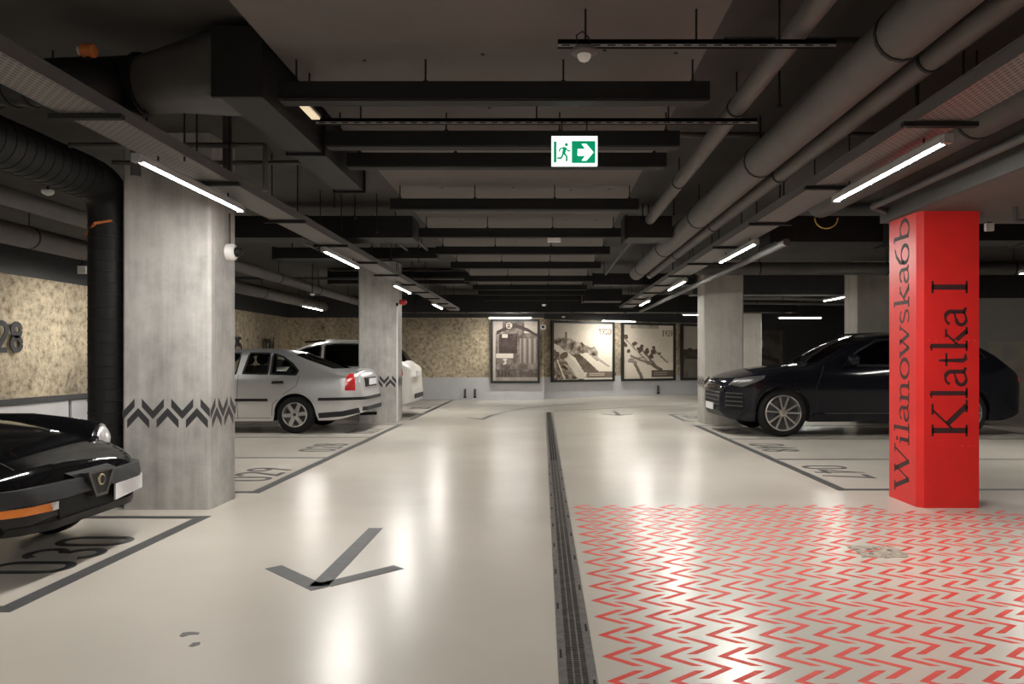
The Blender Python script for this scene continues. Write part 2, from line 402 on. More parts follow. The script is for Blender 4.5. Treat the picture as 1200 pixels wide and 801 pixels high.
# far wall: straight to x=0, a step, then slanting away
FW = [(X_L, 22.9), (.02, 22.9), (.02, 23.62), (7.1, 27.3), (7.1, 27.31)]
mb = MB(); slab_wall(mb, (.02,22.9+.06), (X_L-.3,22.9+.06), 0, Z_C, .3)
slab_wall(mb, (7.3,27.4+.07), (.02,23.62+.07), 0, Z_C, .3); mb.box(-.2, .0, 22.97, 23.8, 0, Z_C)
wb = mb.build('wall_back', 'wall_grey'); tag(wb, 'rough concrete end wall above smooth grey plinth', kind='structure')
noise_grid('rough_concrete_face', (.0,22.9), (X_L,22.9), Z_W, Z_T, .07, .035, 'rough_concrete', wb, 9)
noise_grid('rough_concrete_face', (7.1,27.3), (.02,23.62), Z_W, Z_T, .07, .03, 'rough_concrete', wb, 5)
MB().box(.0, .03, 22.9, 23.75, Z_W, Z_T).build('return_face', 'rough_concrete', wb)
mb = MB(); slab_wall(mb, (.04,22.9), (X_L,22.9), 0, Z_W, .06, 0, .05); mb.build('plinth', 'wainscot', wb)
mb = MB(); slab_wall(mb, (7.1,27.3), (.02,23.62), 0, Z_W, .06, 0, .05); mb.build('plinth', 'wainscot', wb)
mb = MB(); slab_wall(mb, (.04,22.9), (X_L,22.9), Z_T, Z_C, .06, 0, .06); mb.build('dark_band', 'band_dark', wb)
mb = MB(); slab_wall(mb, (7.1,27.3), (.02,23.62), Z_T, Z_C, .06, 0, .06); mb.build('dark_band', 'band_dark', wb)
mb = MB().box(7.1, 13.2, 27.3, 27.6, 0, Z_C)
tag(mb.build('wall_back_dark', 'wall_black'), 'black painted end wall beyond the right bays', kind='structure')
# right side: a far side wall, and a stub wall facing the viewer behind the SUV
mb = MB().box(X_R, X_R+.3, Y_F, 14.6, 0, Z_C)
wr = mb.build('wall_right', 'wall_grey'); tag(wr, 'grey painted side wall of the right bays', kind='structure')
mb = MB().box(8.0, X_R2+.3, 14.6, 14.9, 0, 2.43)
ws_ = mb.build('wall_stub', 'wall_grey'); tag(ws_, 'grey wall behind the tail of the dark SUV', kind='structure')
MB().box(8.66, X_R, 14.57, 14.6, 0, 1.585).build('lower_panel', 'wall_beige', ws_)
MB().box(8.0, X_R2+.3, 14.58, 14.9, 2.43, Z_C).build('dark_band', 'wall_black', ws_)
MB().box(8.93, 9.10, 14.566, 14.57, 1.22, 1.52).build('notice_sheet', 'wall_grey', ws_)
tag(MB().box(X_R2, X_R2+.3, 14.9, 27.6, 0, Z_C).build('wall_right_recess', 'wall_black'), 'black side wall of the dark recess', kind='structure')
tag(MB().box(-8.1, X_R+.3, Y_F-.3, Y_F, 0, Z_C).build('wall_front', 'wall_grey'), 'grey wall behind the viewer', kind='structure')
# lowered slab over the aisle
SL, SR = -1.52, .92
cs = MB().box(SL, SR, Y_F, 20.5, Z_S, Z_C).build('ceiling_slab', 'slab_paint'); tag(cs, 'lowered grey slab over the driving aisle', kind='structure')
hm = MB().lathe([(0,.012),(.004,.010),(.005,.004)], (0,0,0), (0,0,-1), 8).mesh('anchor_hole', 'black_plastic', 40)
for i in range(15):
    for xx in (-1.05,-.35,.3,.72):
        share('anchor_hole', hm, cs, (xx+random.uniform(-.05,.05), 2.6+i*.85+random.uniform(-.08,.08), Z_S))
# concrete drop beam that lands on the red column
mb = MB(); mb.box(3.15, 4.6, Y_F, 6.95, 2.51, Z_C)
tag(mb.build('trim_1', 'beam_soffit'), 'concrete drop beam over the red column', kind='structure')
tag(MB().box(3.12, 3.15, Y_F, 6.95, 2.51, 2.72).build('trim_2', 'beam_edge'), 'grey edge board of the drop beam', kind='structure')

# ------------------------------------------------------------------ columns
def column(name, x0, x1, y0, y1, z1, material, label, r=.02, chev=()):
    e = empty(name, ((x0+x1)/2,(y0+y1)/2,0), label, 'column')
    hx, hy = (x1-x0)/2, (y1-y0)/2
    MB().rbox(-hx,hx,-hy,hy,0,z1,r).build('shaft', material, e)
    CP, h, a, t = .2455, .092, .10, .07
    def chevs(O, U, width, n, ph):
        O, U, n = Vector(O), Vector(U), Vector(n)
        def put(c, sgn, z):
            poly = [(c-h, z+sgn*(a+t)), (c, z+sgn*t), (c+h, z+sgn*(a+t)), (c+h, z+sgn*a), (c, z), (c-h, z+sgn*a)]
            # clip to the face
            out = []
            for (p, q) in zip(poly, poly[1:]+poly[:1]): out += [p]
            lo, hi = .005, width-.005
            def clip(P, lim, keep):
                R_ = []
                for p, q in zip(P, P[1:]+P[:1]):
                    ip, iq = keep(p[0]), keep(q[0])
                    if ip: R_.append(p)
                    if ip != iq:
                        k = (lim-p[0])/(q[0]-p[0]); R_.append((lim, p[1]+k*(q[1]-p[1])))
                return R_
            left = [poly[0],poly[1],poly[4],poly[5]]; right = [poly[1],poly[2],poly[3],poly[4]]
            m = MB(); ok = False
            for part in (left, right):
                P = clip(clip(part, lo, lambda v: v >= lo), hi, lambda v: v <= hi) if part else []
                if len(P) >= 3: poly_plate(m, P, O, U, (0,0,1), n, .002); ok = True
            if ok: m.build('painted_chevron', 'chevron_grey', e)
        c = ph
        while c < width+h:
            put(c+CP/2, 1, .758); put(c, -1, .851); c += CP
    for f in chev:
        if f == 'front': chevs((-hx,-hy,0), (1,0,0), 2*hx, (0,-1,0), -.108)
        if f == 'right': chevs((hx,-hy,0), (0,1,0), 2*hy, (1,0,0), -.12)
        if f == 'left': chevs((-hx,hy,0), (0,-1,0), 2*hy, (-1,0,0), -.1)
    return e
column('concrete_column', -3.52, -2.78, 6.28, 6.80, Z_C, 'column_concrete', 'thick bare concrete column carrying the white camera, beside the black sports car', .022, ('front','right'))
column('concrete_column', -3.61, -2.86, 14.7, 15.27, Z_C, 'column_concrete', 'concrete column between the silver sedan and the white car', .022, ('front','right'))
column('concrete_column', 3.08, 3.84, 14.35, 14.95, Z_C, 'column_concrete_warm', 'pale concrete column in front of the dark SUV nose', .02, ('front','left'))
column('concrete_column', 6.1, 6.85, 14.6, 15.2, Z_C, 'column_concrete_warm', 'board-marked concrete column behind the roof of the dark SUV', .02)
column('concrete_column', 5.85, 6.42, 22.0, 22.6, Z_C, 'column_concrete_warm', 'distant concrete column beside the black end wall', .02)
# red column
rc = empty('red_column', (3.435,6.62,0), 'red painted column lettered Wilanowska 6b and Klatka I', 'column')
hx, hy, r = .255, .27, .045
poly = [(-hx+r,-hy),(hx,-hy),(hx,hy),(-hx,hy),(-hx,-hy+r)]
MB().prism([(x,y,0) for x,y in poly], (0,0,2.51)).build('shaft', 'red_column', rc)
m = MB(); serif_text(m, 'Klatka I', .30, (.155,-hy,.60), (0,0,1), (-1,0,0), (0,-1,0), .002, 1.33); tag(m.build('lettering', 'letter_dark', rc), 'dark serif lettering Klatka I')
m = MB(); serif_text(m, 'Wilanowska6b', .265, (-hx,-.10,.10), (0,0,1), (0,1,0), (-1,0,0), .002, 2.40); tag(m.build('lettering', 'letter_dark', rc), 'dark serif lettering Wilanowska 6b')
rv = MB().lathe([(0,.010),(.003,.009),(.005,.004)], (0,0,0), (0,-1,0), 8).mesh('rivet', 'red_column', 50)
for zz in (.53, 1.42):
    for k in range(8):
        if k not in (3,): share('rivet', rv, rc, (-.16+k*.055, -hy, zz+random.uniform(-.006,.006)))

# ------------------------------------------------------------------ floor markings
UX, UY, UZ = (1,0,0), (0,1,0), (0,0,1)
TH = .002
def line(name, pts, w, parent=None, material='paint_grey'):
    m = MB(); ribbon(m, pts, w, (0,0,0), UX, UY, UZ, TH); return m.build(name, material, parent)
def bay_outline(label, edge, back, ys, xs_sign, group=None):
    e = empty('bay_outline', (0,0,0), label, 'floor marking')
    line('edge_line', [(edge, ys[0]-.05), (edge, ys[-1]+.05)], .1, e)
    for i, yy in enumerate(ys):
        line('divider_line', [(edge+xs_sign*.05, yy), (back, yy)], .085 if i in (0,len(ys)-1) else .06, e)
    return e
bay_outline('grey painted outline of the parking bay under the black sports car', -2.71, -7.6, [3.80, 5.98], -1)
bay_outline('grey painted outline of the three bays with the silver sedan', -2.71, -7.6, [7.10, 9.55, 12.0, 14.35], -1)
bay_outline('grey painted outline of the far bays with the white car', -2.71, -7.6, [15.4, 17.85, 20.3, 22.75], -1)
bay_outline('grey painted outline of the three bays with the dark SUV', 2.88, 7.95, [7.24, 9.4, 11.76, 14.1], 1)
bay_outline('grey painted outline of the bay beyond the pale column', 2.86, 7.95, [15.1, 16.85], 1)
line('back_line', [(8.0, 5.0), (8.0, 14.5)], .06)
tag(bpy.data.objects['back_line'], 'thin dark line along the back of the right bays', 'floor marking')
def bay_number(text, x, y, side, label):
    m = MB()
    if side < 0: number(m, text, .5, 1.05, .058, (x,y,0), UY, (-1,0,0), UZ, TH)
    else: number(m, text, .5, 1.05, .058, (x,y,0), (0,-1,0), UX, UZ, TH)
    tag(m.build('bay_number', 'paint_grey'), label, 'floor number')
bay_number('030', -2.85, 4.42, -1, 'number 030 painted on the floor under the black sports car')
bay_number('029', -2.85, 7.75, -1, 'number 029 painted on the floor in the empty bay by the camera column')
bay_number('028', -2.85, 10.2, -1, 'number 028 painted on the floor beside the silver sedan')
bay_number('027', -2.85, 12.6, -1, 'number 027 painted on the floor behind the silver sedan')
bay_number('026', -2.85, 16.1, -1, 'number 026 painted on the floor behind the white car')
bay_number('025', -2.85, 18.5, -1, 'number 025 painted on the floor in the far empty bay')
bay_number('047', 3.02, 8.85, 1, 'number 047 painted on the floor in the bay beside the red column')
bay_number('048', 3.02, 11.1, 1, 'number 048 painted on the floor in the bay beside the dark SUV')
bay_number('049', 3.02, 13.5, 1, 'number 049 painted on the floor under the dark SUV nose')
bay_number('050', 3.02, 16.5, 1, 'number 050 painted on the floor beyond the pale column')
def wall_number(text, y, where):
    m = MB(); number(m, text, .43, 1.15, .075, (X_L+.045, y, 1.36), UY, UZ, UX, .012)
    tag(m.build('wall_number', 'paint_black'), 'black number %s on the rough left wall, %s' % (text, where), 'wall number')
for t_, y_, l_ in (('028',10.28,'left of the black ribbed duct'),('027',12.8,'half hidden by the black ribbed duct'),('025',18.4,'above the silver sedan bonnet'),('024',20.75,'near the corner with the end wall')): wall_number(t_, y_, l_)
# arrows
def arrow(x, y, label, s=1.0):
    e = empty('floor_arrow', (x,y,0), label, 'floor marking')
    line('shaft', [(0,.03*s),(0,1.46*s)], .105*s, e)
    line('barb', [(.02*s,-.01*s),(-.39*s,.42*s)], .105*s, e); line('barb', [(.03*s,.06*s),(.37*s,.42*s)], .105*s, e)
arrow(-1.245, 4.14, 'grey painted arrow on the floor beside the drain channel')
arrow(1.7, 16.6, 'small faded arrow on the floor before the end wall', .9)
def curve_mark(pts, ws, label):
    m = MB(); ribbon(m, pts, ws, (0,0,0), UX, UY, UZ, TH); tag(m.build('curved_line', 'paint_grey'), label, 'floor marking')
curve_mark([(-1.6,15.95),(-1.25,15.5),(-1.13,16.6),(-.85,17.8),(-.45,18.9),(.37,20.2),(1.3,20.95)], [.03,.12,.1,.06,.05,.04,.03], 'thin curved dark line sweeping across the far aisle floor')
curve_mark([(.3,18.0),(1.35,18.6),(2.65,19.6),(4.1,20.3)], .035, 'thin straight dark line from the drain end towards the end wall')
# red chevron field
ch = empty('chevron_field', (0,0,0), 'field of red chevrons painted on the floor beside the drain', 'floor marking')
CP, a_, t_, h_ = .2455, .120, .043, .10
def chev_mesh(s):
    m = MB()
    poly_plate(m, [(0,0),(s*t_,0),(s*(a_+t_),h_),(s*a_,h_)], (0,0,0), UX, UY, UZ, .0006); poly_plate(m, [(0,0),(s*a_,-h_),(s*(a_+t_),-h_),(s*t_,0)], (0,0,0), UX, UY, UZ, .0006)
    return m.mesh('chevron', 'paint_red_field')
cl, cr = chev_mesh(1), chev_mesh(-1)
spots = []
for i in range(19):
    for j in range(25):
        for kind in (0,1):
            x = .252+CP*i + (.282 if kind else 0); y = .75+CP*j+(CP/2 if kind else 0)
            y = 2.951+CP*(j-10)-(CP/2 if kind else 0)
            if y > 6.62 or (x > 2.95 and y > 6.22) or x > 4.75 or y < .5: continue
            if 2.03 < x < 2.37 and 4.75 < y < 5.10: continue
            px, py = CX+F*x/y, CY+F*CH/y
            vis = -60 < px < 1260 and py < 850
            spots.append((0 if vis else 1, y, x, kind))
spots.sort()
rest = MB()
for n, (inv, y, x, kind) in enumerate(spots):
    if n < 300: share('chevron', cr if kind else cl, ch, (x,y,0))
    else:
        s = -1 if kind else 1
        poly_plate(rest, [(0,0),(s*t_,0),(s*(a_+t_),h_),(s*a_,h_)], (x,y,0), UX, UY, UZ, .0006); poly_plate(rest, [(0,0),(s*a_,-h_),(s*(a_+t_),-h_),(s*t_,0)], (x,y,0), UX, UY, UZ, .0006)
tag(rest.build('more_chevrons', 'paint_red_field', ch), kind='stuff')
# worn access cover inside the field, with flecks of dirt
m = MB(); poly = []
for k in range(26):
    a = 2*PI*k/26; rr = 1+random.uniform(-.10,.10)
    cx_, cy_ = math.cos(a), math.sin(a); q = max(abs(cx_),abs(cy_))
    poly.append((2.2+.155*cx_/q*rr, 4.92+.145*cy_/q*rr))
poly_plate(m, poly, (0,0,0), UX, UY, UZ, .0025)
wc = m.build('floor_hatch', 'worn_concrete'); tag(wc, 'worn brown square patch in the red chevron field', 'floor patch')
for k in range(9):
    c = (2.2+random.uniform(-.12,.12), 4.92+random.uniform(-.1,.1)); m = MB()
    poly_plate(m, [(c[0]+.02*math.cos(a)*random.uniform(.5,1.2), c[1]+.014*math.sin(a)*random.uniform(.5,1.2)) for a in [2*PI*i/7 for i in range(7)]], (0,0,.0025), UX, UY, UZ, .001)
    m.build('chip', ['stain','paint_red','stain'][k%3], wc)
def blob(pts, label=None):
    m = MB(); poly_plate(m, [at(*p) for p in pts], (0,0,0), UX, UY, UZ, .0015); return m
e = empty('floor_scuff', (0,0,0), 'small dark scuff mark on the pale floor below the arrow', 'floor stain')
blob([(210,745),(214,741),(224,740),(234,741),(233,743),(222,743.5),(214,746)]).build('smear', 'stain', e)
blob([(221,757),(226,753),(235,752),(234,755),(226,757.5)]).build('smear', 'stain', e)

# ------------------------------------------------------------------ drain channel
dr = empty('drain_channel', (.14,9,0), 'long slotted metal drain channel set in the floor', 'drain')
D0, D1, W2 = .8, 17.5, .077
m = MB().box(-W2, -.047, D0-9, D1-9, 0, .003).box(.047, W2, D0-9, D1-9, 0, .003); m.build('frame', 'grate_metal', dr)
MB().box(-.047, .047, D0-9, D1-9, 0, .0008).build('channel', 'grate_pit', dr)
def grate_mesh(Lg, pitch):
    m = MB()
    for x0, x1 in ((-.047,-.041),(-.0185,-.0115),(.0115,.0185),(.041,.047)): m.box(x0, x1, 0, Lg-.004, .0008, .0034)
    n = int(Lg/pitch)
    for i in range(n+1): m.box(-.041, .041, i*(Lg-.012)/n, i*(Lg-.012)/n+.0042, .0008, .003)
    return m.mesh('grate', 'grate_metal', fix=False)
gm = grate_mesh(.5, .0145); gm2 = grate_mesh(.5, .05)
k = 0; y = D0
while y < D1-.4:
    share('grate', gm if y < 9 else gm2, dr, (0, y-9, 0)); y += .5
bm_ = MB().box(-.005,.005,-.045,.045,.003,.0045).mesh('clip', 'steel_dark')
for k in range(26):
    share('clip', bm_, dr, (-.063 if k%2 else .063, D0-9+.25+k*.31, 0))

# ------------------------------------------------------------------ lamps
def lamp_mesh(Lh):
    h = MB().prism([(-.025,-Lh/2,-.010),(-.025,-Lh/2,.03),(-.018,-Lh/2,.045),(.018,-Lh/2,.045),(.025,-Lh/2,.03),(.025,-Lh/2,-.010),(.020,-Lh/2,-.010),(.020,-Lh/2,.004),(-.020,-Lh/2,.004),(-.020,-Lh/2,-.010)], (0,Lh,0))
    d = MB(); prof = [(-.0175,.0)]+[(-.0175*math.cos(PI*i/8), -.017*math.sin(PI*i/8)) for i in range(1,8)]+[(.0175,.0)]
    d.prism([(x,-Lh/2,z) for x,z in prof], (0,Lh,0))
    c = MB().box(-.024,.024,-.0225,.0225,-.02,.03)
    k = MB().tube([(0,0,.045),(0,0,.08)], .006, 6)
    return h.mesh('housing','lamp_housing'), d.mesh('diffuser','diffuser',60), c.mesh('end_cap','lamp_housing'), k.mesh('bracket','steel_dark'), Lh
LM = lamp_mesh(1.5); LMS = lamp_mesh(1.2)
def lamp(x, y, z, label, group=None, rz=0, M=None, hang=None):
    e = empty('strip_lamp', (x,y,z), label, 'lamp', group, rz); M = M or LM
    share('housing', M[0], e); share('diffuser', M[1], e); Lh = M[4]
    for q in (-1,1):
        share('end_cap', M[2], e, (0,q*(Lh/2+.0225),0))
        if hang: MB().tube([(0,q*Lh*.35,.04),(0,q*Lh*.35,hang-z)], .006, 6).build('hanger_rod', 'steel_dark', e)
        else: share('bracket', M[3], e, (0,q*Lh*.35,0))
LX, RX, LZ = -2.42, 2.20, 2.455
G1, G2 = 'strip lamps under the left cable tray', 'strip lamps under the right cable tray'
for y, l in ((-3.4,'lit strip lamp under the left tray behind the viewer'),(.45,'lit strip lamp under the left tray over the near floor'),(5.25,'long lit strip lamp under the left tray in front of the camera column'),(9.05,'lit strip lamp under the left tray over the empty bays'),(12.95,'lit strip lamp under the left tray behind the silver sedan'),(17.25,'lit strip lamp under the left tray past the far left column'),(21.0,'lit strip lamp at the far end of the left tray')):
    if y < 20: lamp(LX, y, LZ, l, G1)
for y, l in ((-3.6,'lit strip lamp under the right tray behind the viewer'),(.2,'lit strip lamp under the right tray over the near chevrons'),(4.86,'long lit strip lamp under the right tray before the red column'),(8.5,'lit strip lamp under the right tray past the red column'),(12.3,'lit strip lamp under the right tray near the pale column'),(16.2,'lit strip lamp at the far end of the right tray')):
    lamp(RX, y, LZ, l, G2)
GE = 'strip lamps before the end wall'
lamp(-.95, 21.9, 2.44, 'lit strip lamp above the narrow framed tram photograph', GE, PI/2, LMS, Z_C)
lamp(2.42, 23.9, 2.44, 'lit strip lamp above the gap between the sepia photographs', GE, PI/2+.45, LMS, Z_C)
lamp(4.4, 20.3, 2.44, 'lit strip lamp before the end wall behind the pale column', GE, PI/2, LMS, Z_C)
lamp(-5.4, 17.6, 2.44, 'lit strip lamp over the roof of the white car', hang=Z_C)
lamp(-6.65, 11.9, 2.44, 'added unseen strip lamp over the empty left bays, brightening the wall', hang=Z_C)  # added lamp, out of sight behind column and duct, to brighten the left wall
lamp(-5.4, 2.9, 2.44, 'lit strip lamp over the left bays behind the sports car', hang=Z_C)
lamp(6.57, 16.75, 2.60, 'lit strip lamp behind the board-marked column past the dark SUV', hang=2.66)
lamp(6.6, 9.6, 2.44, 'lit strip lamp over the empty right bays', hang=Z_C)
lamp(7.5, 21.9, 2.44, 'lit strip lamp before the black end wall', None, PI/2, LMS, Z_C)

# ------------------------------------------------------------------ cable trays
def tray(name, x0, x1, y0, y1, z, label, hang, rung=1.5):
    e = empty(name, ((x0+x1)/2, (y0+y1)/2, z), label, 'cable tray'); w = (x1-x0)/2; L = (y1-y0)/2
    MB().box(-w, w, -L, L, 0, .004).build('tray_floor', 'perforated_sheet', e)
    for s in (-1,1): MB().box(s*w-.004, s*w+.004, -L, L, 0, .065).box(s*w-.012, s*w+.012, -L, L, .06, .066).build('side_rail', 'rail_metal', e)
    rm = MB().box(-w-.06, w+.06, -.02, .02, -.028, -.002).mesh('bracket', 'steel_dark'); hr = MB().tube([(0,0,-.03),(0,0,Z_C-z)], .006, 6).mesh('hanger_rod', 'steel_dark')
    yy = y0+.7
    while yy < y1:
        share('bracket', rm, e, (0, yy-(y0+y1)/2, 0))
        yr = yy
        for a, b in hang:
            if a-.06 < yr < b+.06: yr = b+.12
        for s in (-1,1): share('hanger_rod', hr, e, (s*(w-.012), yr-(y0+y1)/2, 0))
        yy += rung
    for k in range(4):
        xx = -w*.7+k*w*.45; m = MB(); pts = [(xx+.015*math.sin(i*1.3+k), -L+2*L*i/40, .022+.008*math.sin(i*2.1+k)) for i in range(41)]
        m.tube(pts, .013, 6).build('cable', 'black_plastic', e, 60)
tray('cable_tray', -2.50, -2.24, Y_F+.2, 20.2, 2.535, 'perforated cable tray hung over the left edge of the aisle', [(3.75,4.6),(8.95,9.5),(11.05,11.45),(15.55,16.25)])
tray('cable_tray', 1.99, 2.27, Y_F+.33, 19.5, 2.535, 'perforated cable tray hung over the right edge of the aisle', [(8.95,9.5),(11.65,11.95),(14.55,15.05),(15.5,15.7),(18.35,19.05)])

# ------------------------------------------------------------------ hung dark channels below the slab
bars = [(3.3,1),(4.36,0),(5.3,0),(5.86,0),(7.53,0),(9.24,0),(10.75,0),(12.45,0),(14.55,0),(16.35,0),(17.7,0),(19.4,0)]
bar_lab = ['', 'dark steel channel hung below the slab before the exit sign', 'dark steel channel hung just behind the exit sign', 'dark steel channel hung second behind the exit sign','dark steel channel hung below the slab before the wide cross duct','dark steel channel carrying the small white box, level with the wide duct']
BM = MB().box(-1.24, 1.24, -.05, .05, 0, .105).box(-1.24,1.24,-.058,-.05,0,.012).mesh('channel_body', 'steel_dark')
BR = MB().tube([(0,0,.1),(0,0,.25)], .006, 6).tube([(0,0,.105),(0,0,.125)], .016, 6).mesh('hanger_rod', 'steel_dark')
BL = MB().box(-1.235,1.235,-.046,.05,-.006,0).mesh('bottom_flange', 'steel_dark')
for i, (yb, skip) in enumerate(bars):
    if skip: continue
    lab = bar_lab[i] if i < len(bar_lab) else '%s dark channel past the wide cross duct below the slab' % ['first','second','third','fourth','fifth','last'][i-6]
    e = empty('hung_channel', (-.28, yb, 2.752), lab, 'ceiling channel', 'dark channels below the slab')
    share('channel_body', BM, e); share('bottom_flange', BL, e)
    for xx in (-1.15,-.4,.4,1.15): share('hanger_rod', BR, e, (xx,0,0))
# perforated strut rails
def strut(x0, x1, y, z, label):
    e = empty('strut_rail', ((x0+x1)/2, y, z), label, 'ceiling rail'); w = (x1-x0)/2
    MB().box(-w, w, -.018, .018, .012, .034).box(-w,w,-.018,-.014,0,.034).box(-w,w,.014,.018,0,.034).build('rail', 'steel_dark', e)
    sm = MB().box(-.016,.016,-.0185,-.017,.004,.009).mesh('slot','black_plastic')
    m2 = MB().box(-w,w,-.02,-.018,-.004,.010).build('perforated_lip', 'lamp_housing', e)
    n = int(2*w/.075)
    for k in range(n):
        share('slot', MB_slot, e, (-w+.04+k*.075, -.0205, .003))
    for xx in (-w*.8, 0, w*.6): MB().tube([(xx,0,.03),(xx,0,(Z_S if SL < (x0+x1)/2+xx < SR else Z_C)-z)], .006, 6).build('hanger_rod', 'steel_dark', e)
MB_slot = MB().box(-.02,.02,-.001,.001,-.003,.003).mesh('slot','black_plastic')
strut(.075, 1.45, 3.73, 2.81, 'slotted steel rail carrying the motion sensor')
strut(-1.48, 1.4, 4.92, 2.80, 'slotted steel rail carrying the exit sign')
# motion sensor
ms = empty('motion_sensor', (.205, 3.72, 2.803), 'round white motion sensor under the slotted rail', 'sensor')
MB().lathe([(0,.052),(.012,.066),(.024,.064),(.034,.05)], (0,0,0), (0,0,-1), 24).build('housing', 'rail_metal', ms, 40)
MB().lathe([(.034,.034),(.048,.032),(.06,.024),(.068,.010)], (0,0,0), (0,0,-1), 20).build('lens', 'white_plastic', ms, 60)
MB().tube([(-.03,-.03,-.01),(-.04,-.03,.05),(-.01,-.03,.07),(.02,-.03,.04),(.03,-.03,-.01)], .004, 6).build('cable', 'black_plastic', ms, 60)
# exit sign
es = empty('exit_sign', (.205, 4.86, 2.605), 'lit green emergency exit sign with running figure and arrow', 'exit sign')
w, h = .148, .093
MB().box(-w, w, -.02, .02, -h, h).build('sign_box', 'sign_white', es)
MB().box(-w-.004, w+.004, -.016, .024, h, h+.03).build('mount', 'steel_dark', es)
for q in (-.08,.08): MB().tube([(q,0,h+.03),(q,0,.2)], .005, 6).build('hanger_rod', 'steel_dark', es)
S_ = dict(U=UX, V=UZ, N=(0,-1,0), th=.0015); so = (0,-.02,0)
m = MB(); poly_plate(m, [(-.018,-h+.012),(w-.014,-h+.012),(w-.014,h-.032),(-.018,h-.032)], so, **S_); m.build('arrow_field', 'sign_green', es)
m = MB(); poly_plate(m, [(-w+.014,-h+.012),(-w+.032,-h+.018),(-w+.032,h-.034),(-w+.014,h-.034)], so, **S_); m.build('door_symbol', 'sign_green', es)
m = MB(); poly_plate(m, [(.02,-.034),(.07,-.034),(.045,-.066),(.076,-.066),(.122,-.012),(.076,.042),(.045,.042),(.07,.010),(.02,.010)], (0,-.0215,0), **S_); m.build('arrow', 'sign_white', es)
m = MB(); so2 = so
poly_plate(m, [(-.052+.011*math.cos(2*PI*i/12), .038+.011*math.sin(2*PI*i/12)) for i in range(12)], so, **S_)
for pts, ww in (([(-.062,.022),(-.070,-.02)],.022), ([(-.058,.016),(-.04,-.004),(-.026,.0)],.009), ([(-.066,.018),(-.092,.012),(-.1,-.008)],.009), ([(-.068,-.018),(-.05,-.038),(-.052,-.07)],.012), ([(-.072,-.018),(-.086,-.048),(-.112,-.05)],.012)): ribbon(m, pts, ww, so, **S_)
m.build('running_figure', 'sign_green', es)

# ------------------------------------------------------------------ pipes and ducts
def pipe(name, path, r, material, label, cat='pipe', hang=None, bands=None, n=16, zc=Z_C, fr=None):
    e = empty(name, path[0], label, cat); o = Vector(path[0]); P = [Vector(p)-o for p in path]
    MB().tube(fillet(P, fr or r*1.5) if len(P) > 2 else P, r, n).build('pipe', material, e, 50)
    a, b = P[0], P[-1] if len(P) == 2 else P[1]
    L = (b-a).length; d = (b-a)/L
    if hang:
        k = hang*.5
        while k < L:
            c = a+d*k; MB().tube([c+Vector((0,0,r)), Vector((c.x,c.y,zc-o.z))], .006, 6).build('hanger_rod', 'steel_dark', e)
            MB().tube([c-d*.012, c+d*.012], r+.006, n).build('clamp', 'steel_dark', e, 50); k += hang
    if bands:
        k = bands*.5
        while k < L:
            c = a+d*k; MB().tube([c-d*.01, c+d*.01], r+.008, n).build('seam_band', material, e, 50); k += bands
    return e
pipe('insulated_pipe', [(1.695,Y_F,2.80),(1.695,13.6,2.80)], .125, 'pipe_grey', 'thick grey insulated pipe running along the right side of the aisle', hang=2.3)
pipe('insulated_pipe', [(1.922,Y_F,2.75),(1.922,13.5,2.75)], .062, 'pipe_grey', 'thinner grey pipe beside the thick insulated pipe', hang=2.35)
pipe('insulated_pipe', [(1.28,Y_F,2.92),(1.28,8.95,2.92)], .062, 'pipe_grey', 'slim grey pipe between the slab edge and the thick pipes', hang=2.1)
pipe('insulated_pipe', [(2.66,Y_F,2.74),(2.66,7.2,2.74)], .13, 'duct_grey', 'grey pipe between the right cable tray and the drop beam', hang=2.6)
pipe('sprinkler_pipe', [(2.9,Y_F,2.60),(2.9,6.6,2.60),(3.6,7.3,2.60)], .03, 'pipe_dark', 'thin dark pipe along the edge of the drop beam')
pipe('insulated_pipe', [(2.4,11.8,2.67),(7.9,11.8,2.67)], .10, 'duct_grey', 'grey pipe crossing above the dark SUV', hang=2)
pipe('insulated_pipe', [(-4.75,Y_F,2.70),(-4.75,20.4,2.70)], .085, 'pipe_grey', 'upper grey pipe over the left bays', hang=2.4)
pipe('insulated_pipe', [(-5.95,Y_F,2.66),(-5.95,20.4,2.66)], .13, 'pipe_grey', 'lower thick grey pipe over the left bays', hang=2.4)
pipe('sprinkler_pipe', [(1.0,6.0,3.05),(3.1,6.0,3.05)], .022, 'pipe_dark', 'thin dark pipe crossing behind the slim grey pipe')
pipe('sprinkler_pipe', [(1.0,4.15,3.02),(1.9,4.15,3.02),(1.9,5.6,3.02)], .02, 'pipe_dark', 'bent thin dark pipe beside the slab edge')
pipe('sprinkler_pipe', [(-3.5,5.55,2.84),(-2.05,5.55,2.84),(-2.05,5.55,2.5)], .02, 'pipe_dark', 'dark conduit bending down above the left tray')
pipe('sprinkler_pipe', [(-3.55,6.2,2.88),(-1.86,6.2,2.88),(-1.86,6.2,3.0)], .018, 'pipe_dark', 'dark conduit crossing above the first lamp')
pipe('sprinkler_pipe', [(-2.9,5.35,3.15),(-2.9,5.35,2.56)], .035, 'pipe_dark', 'dark vertical pipe dropping behind the left tray')
pipe('sprinkler_pipe', [(-2.35,5.6,3.15),(-2.35,5.6,2.62)], .035, 'pipe_dark', 'dark vertical pipe dropping to the left tray')
pipe('sprinkler_pipe', [(3.9,6.2,2.66),(3.9,6.2,2.40),(5.6,6.2,2.40)], .018, 'pipe_dark', 'dark conduit hooked below the drop beam beside the red column')
